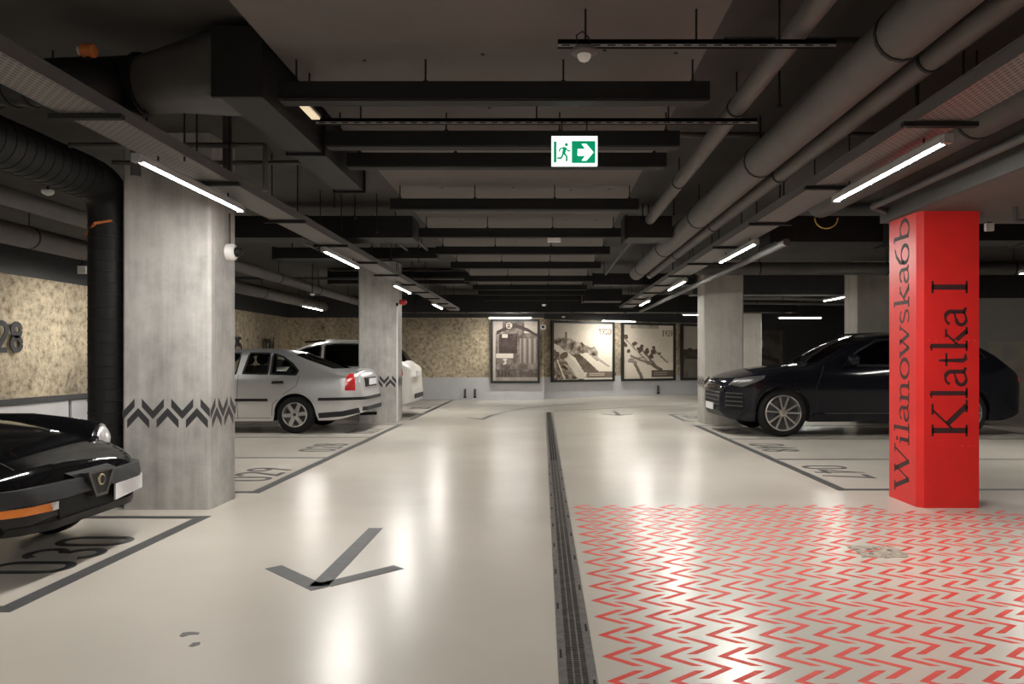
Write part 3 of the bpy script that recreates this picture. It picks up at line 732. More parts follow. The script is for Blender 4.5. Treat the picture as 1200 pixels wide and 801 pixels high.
for xx, w_ in ((-3.3,'farthest from it'),(-3.0,'second farthest from it'),(-2.0,'next to the innermost'),(-1.7,'closest to it')):
    pipe('sprinkler_pipe', [(xx,9.47,2.86),(xx,11.06,2.86)], .02, 'pipe_dark', 'thin dark pipe left of the slab between cross ducts, '+w_)['group'] = 'thin pipes left of the slab'
for xx, w_ in ((1.2,'beside the slab edge'),(2.75,'outside the cable tray'),(3.3,'above the bays')):
    pipe('sprinkler_pipe', [(xx,9.47,2.86),(xx,14.3,2.86)], .02, 'pipe_dark', 'thin dark pipe right of the slab, '+w_)['group'] = 'thin pipes right of the slab'
pipe('sprinkler_pipe', [(-7.5,15.45,2.9),(-1.6,15.45,2.9)], .03, 'pipe_dark', 'long thin dark pipe crossing behind the far left column')
pipe('sprinkler_pipe', [(2.6,8.0,2.50),(2.6,20,2.50)], .04, 'duct_grey', 'thin grey pipe continuing past the red column')
pipe('sprinkler_pipe', [(4.2,17.7,2.70),(9.5,18.3,2.70)], .06, 'duct_grey', 'grey pipe slanting over the dark recess', hang=3)
pipe('sprinkler_pipe', [(4.0,19.3,2.70),(10.5,19.5,2.66)], .05, 'duct_grey', 'grey pipe far back over the dark recess', hang=3)
# black spiral duct that turns down beside the first column
e = empty('spiral_duct', (-3.74,6.5,0), 'black ribbed round duct turning down to the floor beside the camera column', 'duct')
pth = fillet([(0,-10.95,2.75),(0,0,2.75),(0,0,0)], .30, 10)
MB().tube(pth, .172, 24).build('duct', 'duct_black', e, 50)
rb = MB().lathe([(-.006,.172),(-.004,.178),(.004,.178),(.006,.172)], (0,0,0), (0,1,0), 24).mesh('rib', 'duct_black', 60)
for k in range(44): share('rib', rb, e, (0, -.4-k*.1, 2.75))
rb2 = MB().lathe([(-.006,.172),(-.004,.177),(.004,.177),(.006,.172)], (0,0,0), (0,0,1), 24).mesh('rib', 'duct_black', 60)
for k in range(24): share('rib', rb2, e, (0, 0, .1+k*.1))
MB().tube([(-.19,-.05,2.32),(-.02,-.19,2.40),(.1,-.15,2.43)], .012, 6).build('orange_strap', 'orange_plastic', e)
# rectangular duct and its round feed
e = empty('rectangular_duct', (-1.68,4.13,2.72), 'black rectangular duct beside the slab with a round feed elbow', 'duct')
MB().box(-.12,.12,0,2.4,0,.35).build('duct_box', 'duct_black', e)
fm = MB().box(-.14,.14,-.012,.012,-.02,.37).mesh('flange','steel_dark')
for k in range(3): share('flange', fm, e, (0, k*1.2, 0))
# transition from the rectangular mouth to the round pipe, turned to the left
mb = MB(); n = 24
def ring(c, ax, r=None, hw=None, hh=None):
    out = []
    for j in range(n):
        a = 2*PI*j/n; ca, sa = math.cos(a), math.sin(a)
        if r: u, v = r*ca, r*sa
        else:
            q = max(abs(ca)/hw, abs(sa)/hh); u, v = ca/q, sa/q
        out.append((c[0], c[1]+u, c[2]+v) if ax == 0 else (c[0]-u*ax[1], c[1]+u*ax[0], c[2]+v))
    return out
R1 = ring((-.12,.20,.175), 0, None, .19, .175); R2 = ring((-.20,.20,.175), 0, None, .19, .175); R3 = ring((-.62,.22,.13), 0, .165)
vs = R1+R2+R3
mb.add(vs, [(i*n+j, i*n+(j+1)%n, (i+1)*n+(j+1)%n, (i+1)*n+j) for i in range(2) for j in range(n)])
mb.build('transition', 'duct_grey', e, 60)
FP = fillet([(-.6,.22,.13),(-.82,.22,.13),(-.82,-.13,.015),(-1.75,-.13,.015)], .15, 10)
MB().tube(FP, [.165-.045*min(1,i/(len(FP)-3)) for i in range(len(FP))], 24).build('round_duct', 'duct_black', e, 50)
rb3 = MB().lathe([(-.012,.165),(-.01,.178),(.01,.178),(.012,.165)], (0,0,0), (1,0,0), 24).mesh('collar', 'duct_black', 60)
share('collar', rb3, e, (-.64,.22,.13))
for xx in (-1.05,-1.15,-1.25,-1.4,-1.55): share('collar', rb3, e, (xx, -.13, .015), scale=(1,.74,.74))
# orange actuator on the round duct
e = empty('duct_actuator', (-2.42,4.0,2.905), 'small orange valve actuator on top of the round duct', 'valve')
MB().lathe([(-.035,.03),(-.03,.036),(.03,.036),(.035,.03)], (0,0,0), (1,0,0), 16).build('body', 'orange_plastic', e, 40)
MB().tube([(-.035,0,0),(-.052,0,0)], .022, 12).build('cap', 'white_plastic', e, 40)
MB().tube([(0,0,-.052),(0,0,0)], .012, 8).build('stem', 'steel_dark', e)
# cross ducts
def cross_duct(x0, x1, y0, y1, z0, z1, label):
    e = empty('cross_duct', ((x0+x1)/2, y0, z0), label, 'duct'); w = (x1-x0)/2
    MB().box(-w, w, 0, y1-y0, 0, z1-z0).build('duct_box', 'duct_black', e)
    k = -w+.02
    fm = MB().box(-.015,.015,-.02,y1-y0+.02,-.02,z1-z0+.01).mesh('flange','steel_dark')
    while k < w: share('flange', fm, e, (k,0,0)); k += 1.45
    for q in (-w+.25, w-.25):
        top = Z_S if SL < (x0+x1)/2+q < SR and y0 < 20.4 else Z_C
        MB().tube([(q,(y1-y0)/2,z1-z0-.01),(q,(y1-y0)/2,top-z0)], .008, 6).build('hanger_rod', 'steel_dark', e)
cross_duct(-4.3, -1.56, 9.0, 9.45, 2.71, 2.97, 'wide black duct crossing from the left bays to the slab')
cross_duct(.98, 1.55, 9.0, 9.45, 2.71, 2.97, 'short black duct between the slab and the thick pipe')
cross_duct(2.72, 4.6, 9.0, 9.45, 2.66, 2.97, 'black duct crossing over the right bays past the red column')
cross_duct(-4.0, -1.56, 11.1, 11.4, 2.74, 2.90, 'short black duct crossing above the second left lamp')
cross_duct(.97, 3.0, 14.7, 15.1, 2.70, 2.92, 'black duct crossing right of the slab beyond the thick pipes')
cross_duct(.97, 1.95, 18.4, 19.0, 2.66, 2.95, 'bulky black duct box at the far end right of the slab')
cross_duct(-4.5, -1.55, 15.7, 16.2, 2.82, 3.08, 'black duct crossing behind the far left column')
cross_duct(-5.0, 7.0, 20.6, 21.2, 2.52, 3.0, 'long black duct before the end wall')
cross_duct(3.9, 8.2, 8.2, 8.6, 2.55, 2.9, 'black duct crossing behind the red column')
tag(MB().box(3.3, 8.3, 16.5, 17.0, 2.66, Z_C).build('trim_3','band_dark'), 'dark downstand beam before the recess', kind='structure')
# warm emergency lamp by the duct
e = empty('emergency_lamp', (-1.42,4.43,2.76), 'small warm emergency lamp at the left end of the first channel', 'lamp')
MB().box(-.03,.03,0,.28,.012,.03).build('housing', 'lamp_housing', e); mat('warm_glow', (.9,.85,.7), .5, emit=(1,.8,.5), estr=.55)
MB().box(-.025,.025,.01,.27,0,.012).build('diffuser', 'warm_glow', e); MB().tube([(0,.14,.03),(0,.14,.24)], .006, 6).build('hanger_rod', 'steel_dark', e)
# small detectors
def detector(x, y, z, label, ztop=Z_C, r=.05):
    e = empty('smoke_detector', (x,y,z), label, 'detector', 'white ceiling detectors')
    MB().lathe([(0,r),(.02,r),(.035,r*.7),(.045,r*.3)], (0,0,0), (0,0,-1), 16).build('head', 'white_plastic', e, 40)
    MB().tube([(0,0,0),(0,0,ztop-z)], .01, 8).build('stem', 'steel_dark', e)
detector(-4.35, 6.6, 2.74, 'white detector hung before the upper grey pipe at left')
detector(.03, 18.0, 2.55, 'white detector hung in the middle of the far aisle', Z_S)
detector(.6, 21.7, 2.47, 'white detector before the wide sepia photograph')
detector(-4.6, 15.0, 2.55, 'white detector hung over the roof of the white car')
e = empty('sensor_box', (.14, 9.2, 2.69), 'small white box under the wide cross duct', 'sensor'); MB().box(-.08,.08,-.03,.05,0,.045).build('box', 'white_plastic', e); MB().box(-.02,.02,0,.04,.045,.06).build('bracket', 'steel_dark', e)
e = empty('sensor_box', (-5.95, 9.7, 2.415), 'small white box on the dark band beside the black duct', 'sensor'); MB().box(-.05,.05,-.02,.02,-.06,.04).build('box', 'white_plastic', e); MB().tube([(0,0,.03),(0,0,.12)], .01, 6).build('stem','steel_dark',e)
e = empty('sensor_box', (4.09, 6.88, 2.45), 'small white box under the drop beam right of the red column', 'sensor'); MB().box(-.035,.035,-.02,.02,-.02,.05).build('box', 'white_plastic', e); MB().box(-.02,.02,-.015,.015,.05,.06).build('bracket','steel_dark',e)
# hanging box at right edge
e = empty('speaker_box', (4.35,6.5,2.42), 'pale wedge box hung below the drop beam right of the red column', 'speaker')
MB().prism([(-.12,-.1,-.1),(.2,-.1,-.06),(.2,-.1,.09),(-.05,-.1,.09)], (0,.2,0)).build('box', 'wall_beige', e)
# security camera on the first column
e = empty('security_camera', (-2.735,6.62,2.20), 'white dome security camera on the first concrete column', 'camera')
MB().lathe([(-.045,.072),(.0,.075),(.02,.07),(.035,.05)], (0,0,0), (1,0,0), 24).build('housing', 'white_plastic', e, 40)
MB().lathe([(.03,.045),(.06,.042),(.085,.03),(.095,.012)], (0,0,0), (1,-.25,0), 20).build('lens_ball', 'black_plastic', e, 50)
MB().tube([(-.025,0,.07),(-.025,0,.34)], .010, 8).build('conduit', 'pipe_grey', e)
# alarm sounders on the second column
for z, l in ((2.86,'upper red alarm sounder beside the far left column'),(2.38,'lower red alarm sounder on the far left column')):
    e = empty('alarm_sounder', (-2.80,15.0,z), l, 'alarm', 'red alarm sounders'); MB().lathe([(-.06,.045),(.0,.06),(.05,.055),(.08,.03)], (0,0,0), (1,0,0), 16).build('horn', 'red_plastic', e, 40)
    MB().box(-.062,-.03,-.03,.03,-.03,.03).build('base', 'red_plastic', e)
# fixings on column edges
e = empty('cable_conduit', (-2.845,14.66,0), 'pale vertical conduit on the corner of the far left column', 'conduit'); MB().tube([(0,.02,.02),(0,.02,2.3)], .015, 8).build('tube', 'white_plastic', e)
MB().box(-.02,.02,0,.03,2.28,2.34).build('clip', 'steel_dark', e)
# yellow cable loop
m = MB(); m.tube([(2.70+.11*math.cos(a), 7.15, 2.60+.10*math.sin(a)) for a in [PI+PI*i/10 for i in range(11)]], .006, 6)
tag(m.build('cable_loop', 'yellow_cable', None, 60), 'yellow cable loop hanging left of the red column', 'cable')
# free hanger rods and drop pipes above left tray and elsewhere
hr = MB().tube([(0,0,0),(0,0,1)], .007, 6).mesh('rod','steel_dark'); nut = MB().lathe([(0,.016),(.02,.016)], (0,0,0), (0,0,1), 6).mesh('nut','steel_dark')
for (x, y, z) in ((-2.05,7.4,2.75),(-2.0,8.0,2.75),(-1.9,8.6,2.7),(-3.0,4.6,2.85),(-2.75,4.7,2.85),(-2.1,10.4,2.62),(-1.75,10.6,2.62),(2.4,7.6,2.62),(1.5,8.6,2.9),(1.45,4.6,2.80),(2.5,5.0,2.62)):
    e = empty('threaded_rod', (x,y,z), 'thin threaded rod hanging from the dark ceiling', 'rod', 'threaded rods under the ceiling')
    share('rod', hr, e, scale=(1,1,Z_C-z)); share('nut', nut, e)

# ------------------------------------------------------------------ framed sepia photographs (flat prints)
def inside(poly, x, y):
    c = False; n = len(poly); j = n-1
    for i in range(n):
        xi, yi = poly[i]; xj, yj = poly[j]
        if (yi > y) != (yj > y) and x < (xj-xi)*(y-yi)/(yj-yi)+xi: c = not c
        j = i
    return c
def seg_d(p, a, b):
    ax, ay = a; bx, by = b; dx, dy = bx-ax, by-ay; L = dx*dx+dy*dy
    t = 0 if L == 0 else max(0, min(1, ((p[0]-ax)*dx+(p[1]-ay)*dy)/L)); return math.hypot(p[0]-ax-t*dx, p[1]-ay-t*dy)
from mathutils import noise as MN
def tone(v, dark, light):
    v = max(0, min(1, v)); return tuple(d+(l-d)*v for d, l in zip(dark, light))
def photo(name, A, B, z0, z1, paint, label, dark, light, nx=88, fw=.07):
    """A, B plan points of the frame's right and left lower corners as seen from behind; picture faces left of A->B"""
    A, B = Vector((*A,0)), Vector((*B,0)); mid = (A+B)/2; d = (A-B); W = d.length; d /= W
    e = empty(name, (mid.x, mid.y, z0), label, 'picture', None, math.atan2(d.y, d.x)); H = z1-z0
    for nm, bx_ in (('frame_bar',(-W/2,-W/2+fw,0,H)),('frame_bar',(W/2-fw,W/2,0,H)),('frame_bar',(-W/2+fw,W/2-fw,0,fw)),('frame_bar',(-W/2+fw,W/2-fw,H-fw,H))):
        MB().box(bx_[0],bx_[1],-.09,.0,bx_[2],bx_[3]).build(nm, 'frame_black', e)
    MB().box(-W/2+.01,W/2-.01,-.03,0,.01,H-.01).build('backing', 'frame_black', e)
    w, h = W-2*fw, H-2*fw; ny = int(nx*h/w); vs = []; fs = []; cols = []
    for j in range(ny+1):
        for i in range(nx+1): vs.append((-w/2+w*i/nx, -.034, fw+h*j/ny))
    for j in range(ny):
        for i in range(nx):
            fs.append((j*(nx+1)+i, j*(nx+1)+i+1, (j+1)*(nx+1)+i+1, (j+1)*(nx+1)+i))
            u, v = (i+.5)/nx, (j+.5)/ny
            t = paint(u, v)+.05*MN.noise(Vector((u*38, v*38, 3)))+.03*MN.noise(Vector((u*90, v*90, 1)))
            cols.append(tone(max(0,t)**1.45+.04*MN.noise(Vector((u*60, v*60, 9))), dark, light))
    me = bpy.data.meshes.new('print'); me.from_pydata(vs, [], fs); me.materials.append(MATS['photo_print'])
    at_ = me.color_attributes.new('print', 'FLOAT_COLOR', 'CORNER')
    flat = []
    for c in cols: flat += [*c, 1]*4
    at_.data.foreach_set('color', flat)
    o = share('print', me, e)
    return e, w, h, fw
def fr(u, v, s, k=4): return MN.fractal(Vector((u*s, v*s, k)), 1.0, 2.0, 4)
def paint_tram(u, v):
    if u < .06: return .78
    t = .34+.22*fr(u, v, 5)+.12*fr(u,v,14,8)
    if v > .8 and (u < .22 or u > .70): t = .75+.1*fr(u,v,6,2)
    if inside([(.08,.78),(.25,.84),(.5,.90),(.8,.82),(1,.74),(1,.78),(.8,.88),(.5,.97),(.25,.9),(.08,.84)], u, v): t = .15
    if inside([(.14,.46),(.55,.46),(.55,.80),(.14,.78)], u, v): t = .13+.06*fr(u,v,9)
    if inside([(.2,.73),(.33,.73),(.33,.79),(.2,.79)], u, v): t = .8
    if inside([(.07,.385),(.46,.385),(.46,.465),(.07,.465)], u, v): t = .93
    if .6 < u < .98 and .3 < v < .72: t = .42+.22*math.sin(u*55)*.7
    if inside([(.06,0),(1,.02),(1,.2),(.06,.19)], u, v): t = .22+.25*abs(fr(u,v,8))
    if v < .06: t = .62+.1*fr(u,v,5)
    for a, b in (((.24,.36),(.30,.36)),((.30,.36),(.27,.33)),((.27,.33),(.29,.30)),((.29,.30),(.24,.285))):
        if seg_d((u,v), a, b) < .016: t = .9
    if math.hypot(u-.36, (v-.93)*1.35) < .07: t = .88
    for a, b in (((.33,.95),(.37,.96)),((.37,.96),(.38,.94)),((.38,.94),(.33,.905)),((.33,.905),(.39,.905))):
        if seg_d((u,v), a, b) < .009: t = .15
    for k, xs in enumerate((.12,.2,.28,.36)):
        if abs(u-xs) < .012 and .08 < v < .16: t = .12
    return t
def year(u, v, x0, y0, s, txt):
    x = x0
    for c in txt:
        for st in digit(c):
            for a, b in zip(st, st[1:]):
                if seg_d((u,v), (x+a[0]*s*.9, y0+a[1]*s), (x+b[0]*s*.9, y0+b[1]*s)) < s*.075: return True
        x += s*.52
    return False
def paint_street(u, v):
    t = .95+.05*fr(u,v,3)
    if v > .55: t = .70+.28*(u)-.12*(v-.55)+.04*fr(u,v,4)
    sky = .70+.1*math.sin(u*9)*.3
    edge = .74-.42*max(0,u-.25)+.05*fr(u,0,14,7)
    if v < edge and u < .75 and v > .78-.75*u-.12: t = .38+.45*fr(u,v,11)
    if abs(u-.21) < .018 and .6 < v < .84: t = .3
    if inside([(0,.62),(.05,.62),(.58,.06),(.50,.0),(.0,.0)], u, v): t = .45+.5*fr(u,v,12)
    if inside([(0,.64),(.1,.6),(.56,.10),(.52,.02),(.42,.02),(.2,.34),(.0,.56)], u, v): t = .82+.08*fr(u,v,8)
    if inside([(.33,.44),(.44,.46),(.78,.13),(.60,.12),(.52,.12)], u, v): t = .22+.1*fr(u,v,8)
    if inside([(.44,.46),(.56,.48),(.95,.15),(.78,.13)], u, v): t = .95
    if inside([(.60,.44),(.72,.42),(.98,.22),(.93,.22)], u, v): t = .62
    if inside([(.0,.38),(.06,.40),(.40,.02),(.0,.0)], u, v): t = .30+.45*fr(u,v,16)
    if seg_d((u,v), (.07,.34), (.19,.01)) < .012: t = .9
    for cx, cy in ((.06,.44),(.2,.44),(.16,.42)):
        if math.hypot(u-cx, (v-cy)*.8) < .045: t = .22
    if inside([(.56,.035),(1,.035),(1,.135),(.56,.135)], u, v): t = .30
    if .60 < u < .86 and (abs(v-.105) < .008 or abs(v-.075) < .006): t = .75
    if year(u, v, .76, .81, .11, '1930'): t = .25
    return t
def paint_works(u, v):
    t = .80+.06*fr(u,v,3)+.06*u
    if v > .93 and .15 < u < .7: t = .55+.2*fr(u,v,6)
    if v < .3: t += .06
    for (a, b, w_, k) in (((.05,.72),(.5,.30),.012,.42),((.5,.30),(.75,.16),.03,.2),((.15,.42),(.55,.27),.022,.35),((.22,.30),(.36,.02),.028,.3),((.60,.55),(.88,.30),.014,.35),((.12,.36),(.40,.40),.014,.35),((.38,.52),(.70,.18),.02,.3),((.12,.33),(.25,.30),.03,.45)):
        if seg_d((u,v), a, b) < w_+.012*fr(u,v,12): t = k
    for cx, cy, r_ in ((.05,.78,.045),(.02,.64,.05),(.22,.65,.05),(.33,.56,.06),(.36,.60,.04),(.46,.50,.045),(.47,.55,.025),(.60,.58,.034),(.59,.50,.05),(.55,.42,.045),(.10,.52,.04),(.72,.47,.02)):
        if math.hypot(u-cx, v-cy) < r_*(1+.5*fr(u,v,14)): t = .16
    if inside([(.56,.03),(1,.03),(1,.16),(.56,.16)], u, v): t = .2
    if .60 < u < .88 and (abs(v-.115) < .008 or abs(v-.075) < .007): t = .55
    if year(u, v, .77, .80, .11, '1929'): t = .28
    return t
def paint_crowd(u, v):
    t = .82 if v > .55 else .55+.1*fr(u,v,6)
    if .36 < v < .56+.03*fr(u,0,10): t = .14+.2*max(0,fr(u,v,12))
    if v < .36: t = .5-.25*abs(fr(u*2,v*.3,9))
    return t
def paint_dim(u, v):
    t = .35+.2*fr(u,v,4)
    if math.hypot(u-.35, v-.72) < .12: t = .9
    if inside([(.0,.5),(.9,.3),(.9,.4),(.0,.6)], u, v): t = .15
    return t
photo('framed_photograph', (-.09,22.83), (-1.58,22.83), .50, 2.44, paint_tram, 'narrow framed purple-brown photograph of an old tram on the end wall', (.03,.016,.015), (.70,.62,.54))
def on_wall(x, off=.07):
    k = (27.3-23.62)/(7.1-.02); y = 23.62+k*(x-.02); n = Vector((k,-1)).normalized(); return (x+n.x*off, y+n.y*off)
photo('framed_photograph', on_wall(2.30), on_wall(.22), .50, 2.44, paint_street, 'wide framed sepia photograph of a town street marked 1930', (.06,.028,.010), (.92,.84,.70))
photo('framed_photograph', on_wall(4.50), on_wall(2.56), .50, 2.44, paint_works, 'framed sepia photograph of workers on rails marked 1929', (.05,.024,.010), (.88,.79,.66))
photo('framed_photograph', on_wall(6.75), on_wall(4.74), .50, 2.44, paint_crowd, 'framed brown photograph half hidden behind the pale column', (.04,.025,.018), (.50,.46,.40))
photo('framed_photograph', (8.75,27.2), (7.3,27.2), .50, 2.30, paint_dim, 'dim framed photograph on the black end wall', (.02,.012,.01), (.28,.25,.22))
e = empty('wall_socket', (-.01,22.6,2.2), 'small white box on the corner between the framed photographs', 'socket'); MB().box(-.06,.10,.17,.23,-.07,.07).build('box', 'white_plastic', e); MB().box(-.02,.06,.155,.17,-.03,.04).build('lens', 'black_plastic', e)
for x, l in ((-2.35,'first low pipe stub at the foot of the end wall'),(-2.05,'second low pipe stub at the foot of the end wall')):
    e = empty('pipe_stub', (x,22.7,0), l, 'pipe stub', 'pipe stubs at the end wall'); MB().tube(fillet([(0,.1,.30),(0,0,.30),(0,0,.08)], .06), .035, 10).build('pipe','rail_metal',e,50); MB().tube([(0,0,.06),(0,0,.1)],.045,10).build('collar','steel_dark',e)
x, y = on_wall(3.85, .16); e = empty('pipe_stub', (x,y,0), 'low grey pipe stub under the 1929 photograph', 'pipe stub'); MB().tube(fillet([(0,.1,.30),(0,0,.30),(0,0,.06)], .06), .04, 10).build('pipe','rail_metal',e,50); MB().tube([(0,0,.05),(0,0,.1)],.05,10).build('collar','steel_dark',e)

# ================================================================== CARS
def pchip(pts):
    xs = [p[0] for p in pts]; ys = [p[1] for p in pts]; n = len(xs)
    h = [xs[i+1]-xs[i] for i in range(n-1)]; dl = [(ys[i+1]-ys[i])/h[i] for i in range(n-1)]; m = [0]*n
    m[0], m[-1] = dl[0], dl[-1]
    for i in range(1, n-1):
        if dl[i-1]*dl[i] > 0:
            w1, w2 = 2*h[i]+h[i-1], h[i]+2*h[i-1]; m[i] = (w1+w2)/(w1/dl[i-1]+w2/dl[i])
    def f(x):
        if x <= xs[0]: return ys[0]
        if x >= xs[-1]: return ys[-1]
        lo, hi = 0, n-1
        while hi-lo > 1:
            k = (lo+hi)//2
            if xs[k] <= x: lo = k
            else: hi = k
        t = (x-xs[lo])/h[lo]; t2, t3 = t*t, t*t*t
        return (2*t3-3*t2+1)*ys[lo]+(t3-2*t2+t)*h[lo]*m[lo]+(-2*t3+3*t2)*ys[lo+1]+(t3-t2)*h[lo]*m[lo+1]
    return f
class Car:
    def __init__(s, L, top, bot, plan, sec, rtop, arches, p=2.4):
        s.L = L; s.top = pchip(top); s.bot = pchip(bot); s.plan = pchip(plan); s.sec = pchip(sec); s.rt = pchip(rtop); s.arches = arches; s.p = p
    def hw(s, x, z, dw=0, dt=0):
        zt = s.top(x)-dt; w = s.plan(x)*s.sec(z)-dw; u = (zt-z)/s.rt(x)
        if u <= 0 or w <= 0: return 0.0
        if u < 1: w *= (1-(1-u)**s.p)**(1/s.p)
        return w
    def zb(s, x):
        z = s.bot(x)
        for xc, zc, R in s.arches:
            if abs(x-xc) < R: z = max(z, zc+math.sqrt(R*R-(x-xc)**2))
        return min(z, s.top(x)-.12)
    def T(s, x, y):
        y = abs(y); zt = s.top(x); lo, hi = zt-s.rt(x), zt
        if s.hw(x, lo) < y: return lo
        for _ in range(30):
            m = (lo+hi)/2
            if s.hw(x, m) > y: lo = m
            else: hi = m
        return (lo+hi)/2
    def X(s, y, z, end):
        """surface x at the front (end=-1) or rear (end=1) for given y, z"""
        y = abs(y); a, b = (0, s.L*.3) if end < 0 else (s.L, s.L*.7); N = 160
        for i in range(N+1):
            x = a+(b-a)*i/N
            if s.hw(x, z) >= y and s.top(x) > z: return x
        return b
    def stations(s, x0=None, x1=None, nx=72):
        x0 = 0 if x0 is None else x0; x1 = s.L if x1 is None else x1
        S = [x0+(x1-x0)*i/nx for i in range(nx+1)]
        S += [x0+.35*(1-math.cos(PI/2*i/12)) for i in range(13)]+[x1-.35*(1-math.cos(PI/2*i/12)) for i in range(13)]
        for xc, zc, R in s.arches:
            e = math.sqrt(max(0, R*R-(zc-s.bot(xc))**2))
            S += [xc-e-.004, xc-e+.004, xc+e-.004, xc+e+.004]+[xc+R*math.cos(PI*i/22) for i in range(23)]
        S = sorted(v for v in S if x0 <= v <= x1); out = [S[0]]
        for v in S[1:]:
            if v-out[-1] > .0035: out.append(v)
        return out
    def loft(s, zfun, x0=None, x1=None, dw=0, dt=0, nt=30, nx=72):
        S = s.stations(x0, x1, nx); vs = []; k = nt*2-1
        for x in S:
            a, b = zfun(x), s.top(x)-dt; pos = []
            for j in range(nt):
                t = j/(nt-1); t = 1-(1-t)**1.9; z = a+(b-a)*t
                pos.append((x, s.hw(x,z,dw,dt) if j < nt-1 else 0, z))
            vs += pos+[(p[0],-p[1],p[2]) for p in pos[-2::-1]]
        n = len(S); fs = []; mi = []
        for i in range(n-1):
            for j in range(k-1):
                fs.append((i*k+j, i*k+j+1, (i+1)*k+j+1, (i+1)*k+j)); mi.append(0)
            fs.append((i*k+k-1, i*k, (i+1)*k, (i+1)*k+k-1)); mi.append(1)
        fs += [tuple(range(k)), tuple(range((n-1)*k, n*k))]; mi += [0,0]
        mb = MB(); mb.v = vs; mb.f = fs; mb.m = mi; return mb
    # patches on the skin ------------------------------------------------
    def side_patch(s, mb, poly, off, side, depth=.012, nz=10, nx=12, mi=0):
        zs = [p[1] for p in poly]; z0, z1 = min(zs), max(zs); rows = []
        for j in range(nz+1):
            z = z0+(z1-z0)*j/nz; zz = min(max(z, z0+1e-4), z1-1e-4); xs = []
            for (xa, za), (xb, zb) in zip(poly, poly[1:]+poly[:1]):
                if (za > zz) != (zb > zz): xs.append(xa+(zz-za)/(zb-za)*(xb-xa))
            rows.append((z, min(xs), max(xs)))
        s._grid(mb, [[(a+(b-a)*i/nx, side*(s.hw(a+(b-a)*i/nx, z)+off), z) for i in range(nx+1)] for z, a, b in rows], (0,-side*depth,0), mi)
    def top_patch(s, mb, x0, x1, y0f, y1f, off, depth=.012, nx=12, ny=14, mi=0):
        G = []
        for j in range(nx+1):
            x = x0+(x1-x0)*j/nx; a, b = y0f(x), y1f(x); G.append([(x, a+(b-a)*i/ny, s.T(x, a+(b-a)*i/ny)+off) for i in range(ny+1)])
        s._grid(mb, G, (0,0,-depth), mi)
    def end_patch(s, mb, poly, off, end, depth=.015, nz=6, ny=10, mi=0):
        zs = [p[1] for p in poly]; z0, z1 = min(zs), max(zs); G = []
        for j in range(nz+1):
            z = z0+(z1-z0)*j/nz; zz = min(max(z, z0+1e-4), z1-1e-4); ys = []
            for (ya, za), (yb, zb) in zip(poly, poly[1:]+poly[:1]):
                if (za > zz) != (zb > zz): ys.append(ya+(zz-za)/(zb-za)*(yb-ya))
            a, b = min(ys), max(ys); G.append([(s.X(a+(b-a)*i/ny, z, end)+end*off, a+(b-a)*i/ny, z) for i in range(ny+1)])
        s._grid(mb, G, (-end*depth,0,0), mi)
    def _grid(s, mb, G, d, mi):
        d = Vector(d); r, c = len(G), len(G[0]); vs = [Vector(p) for row in G for p in row]; n = len(vs)
        fs = [(j*c+i, j*c+i+1, (j+1)*c+i+1, (j+1)*c+i) for j in range(r-1) for i in range(c-1)]
        ring = [i for i in range(c)]+[j*c+c-1 for j in range(1,r)]+[(r-1)*c+i for i in range(c-2,-1,-1)]+[j*c for j in range(r-2,0,-1)]
        back = [vs[i]+d for i in ring]; m = len(ring)
        fs += [(ring[k], ring[(k+1)%m], n+(k+1)%m, n+k) for k in range(m)]
        mb.add(vs+back, fs, mi)
    def side_line(s, mb, pts, w, off, side, mi=0, step=.04):
        P = []
        for a, b in zip(pts, pts[1:]):
            L = math.hypot(b[0]-a[0], b[1]-a[1]); n = max(1, int(L/step))
            P += [(a[0]+(b[0]-a[0])*i/n, a[1]+(b[1]-a[1])*i/n) for i in range(n)]
        P.append(pts[-1]); Lf = []; Rt = []
        for i, p in enumerate(P):
            a, b = P[max(i-1,0)], P[min(i+1,len(P)-1)]; dx, dz = b[0]-a[0], b[1]-a[1]; l = math.hypot(dx,dz) or 1; nx_, nz_ = -dz/l*w/2, dx/l*w/2
            Lf.append((p[0]+nx_, side*(s.hw(p[0]+nx_,p[1]+nz_)+off), p[1]+nz_)); Rt.append((p[0]-nx_, side*(s.hw(p[0]-nx_,p[1]-nz_)+off), p[1]-nz_))
        s._grid(mb, [Lf, Rt], (0,-side*.012,0), mi)
def prism_xz(mb, poly, mi=0): mb.prism([(x,-2,z) for x,z in poly], (0,4,0), mi)
def finish_body(car, root, paint, cabin, sides, shields, floor_z):
    """body shell: loft, hollowed cabin, window openings"""
    body = car.loft(lambda x: car.zb(x)).build('body', [paint,'trim_black','interior'])
    cav = car.loft(lambda x: floor_z, cabin[0], cabin[1], .07, .05, 16, 30)
    cav.m = [2]*len(cav.f)
    tools = [cav.build('cut', [paint,'trim_black','interior'])]
    for poly in sides:
        m = MB(); prism_xz(m, poly, 2); tools.append(m.build('cut', [paint,'trim_black','interior']))
    for (x0, x1, ya, yb, z0) in shields:
        m = MB(); m.prism([(x0,-ya,z0),(x1,-yb,z0),(x1,yb,z0),(x0,ya,z0)], (0,0,1.5), 2); tools.append(m.build('cut', [paint,'trim_black','interior']))
    for t in tools:
        md = body.modifiers.new('b','BOOLEAN'); md.operation = 'DIFFERENCE'; md.object = t; md.solver = 'EXACT'
    bpy.context.view_layer.update()
    dg = bpy.context.evaluated_depsgraph_get(); me = bpy.data.meshes.new_from_object(body.evaluated_get(dg))
    body.modifiers.clear(); body.data = me
    for t in tools: bpy.data.objects.remove(t)
    body.parent = root; body.location = (-root['half'],0,0)
    me.polygons.foreach_set('use_smooth', [True]*len(me.polygons)); me.set_sharp_from_angle(angle=math.radians(32))
    return body
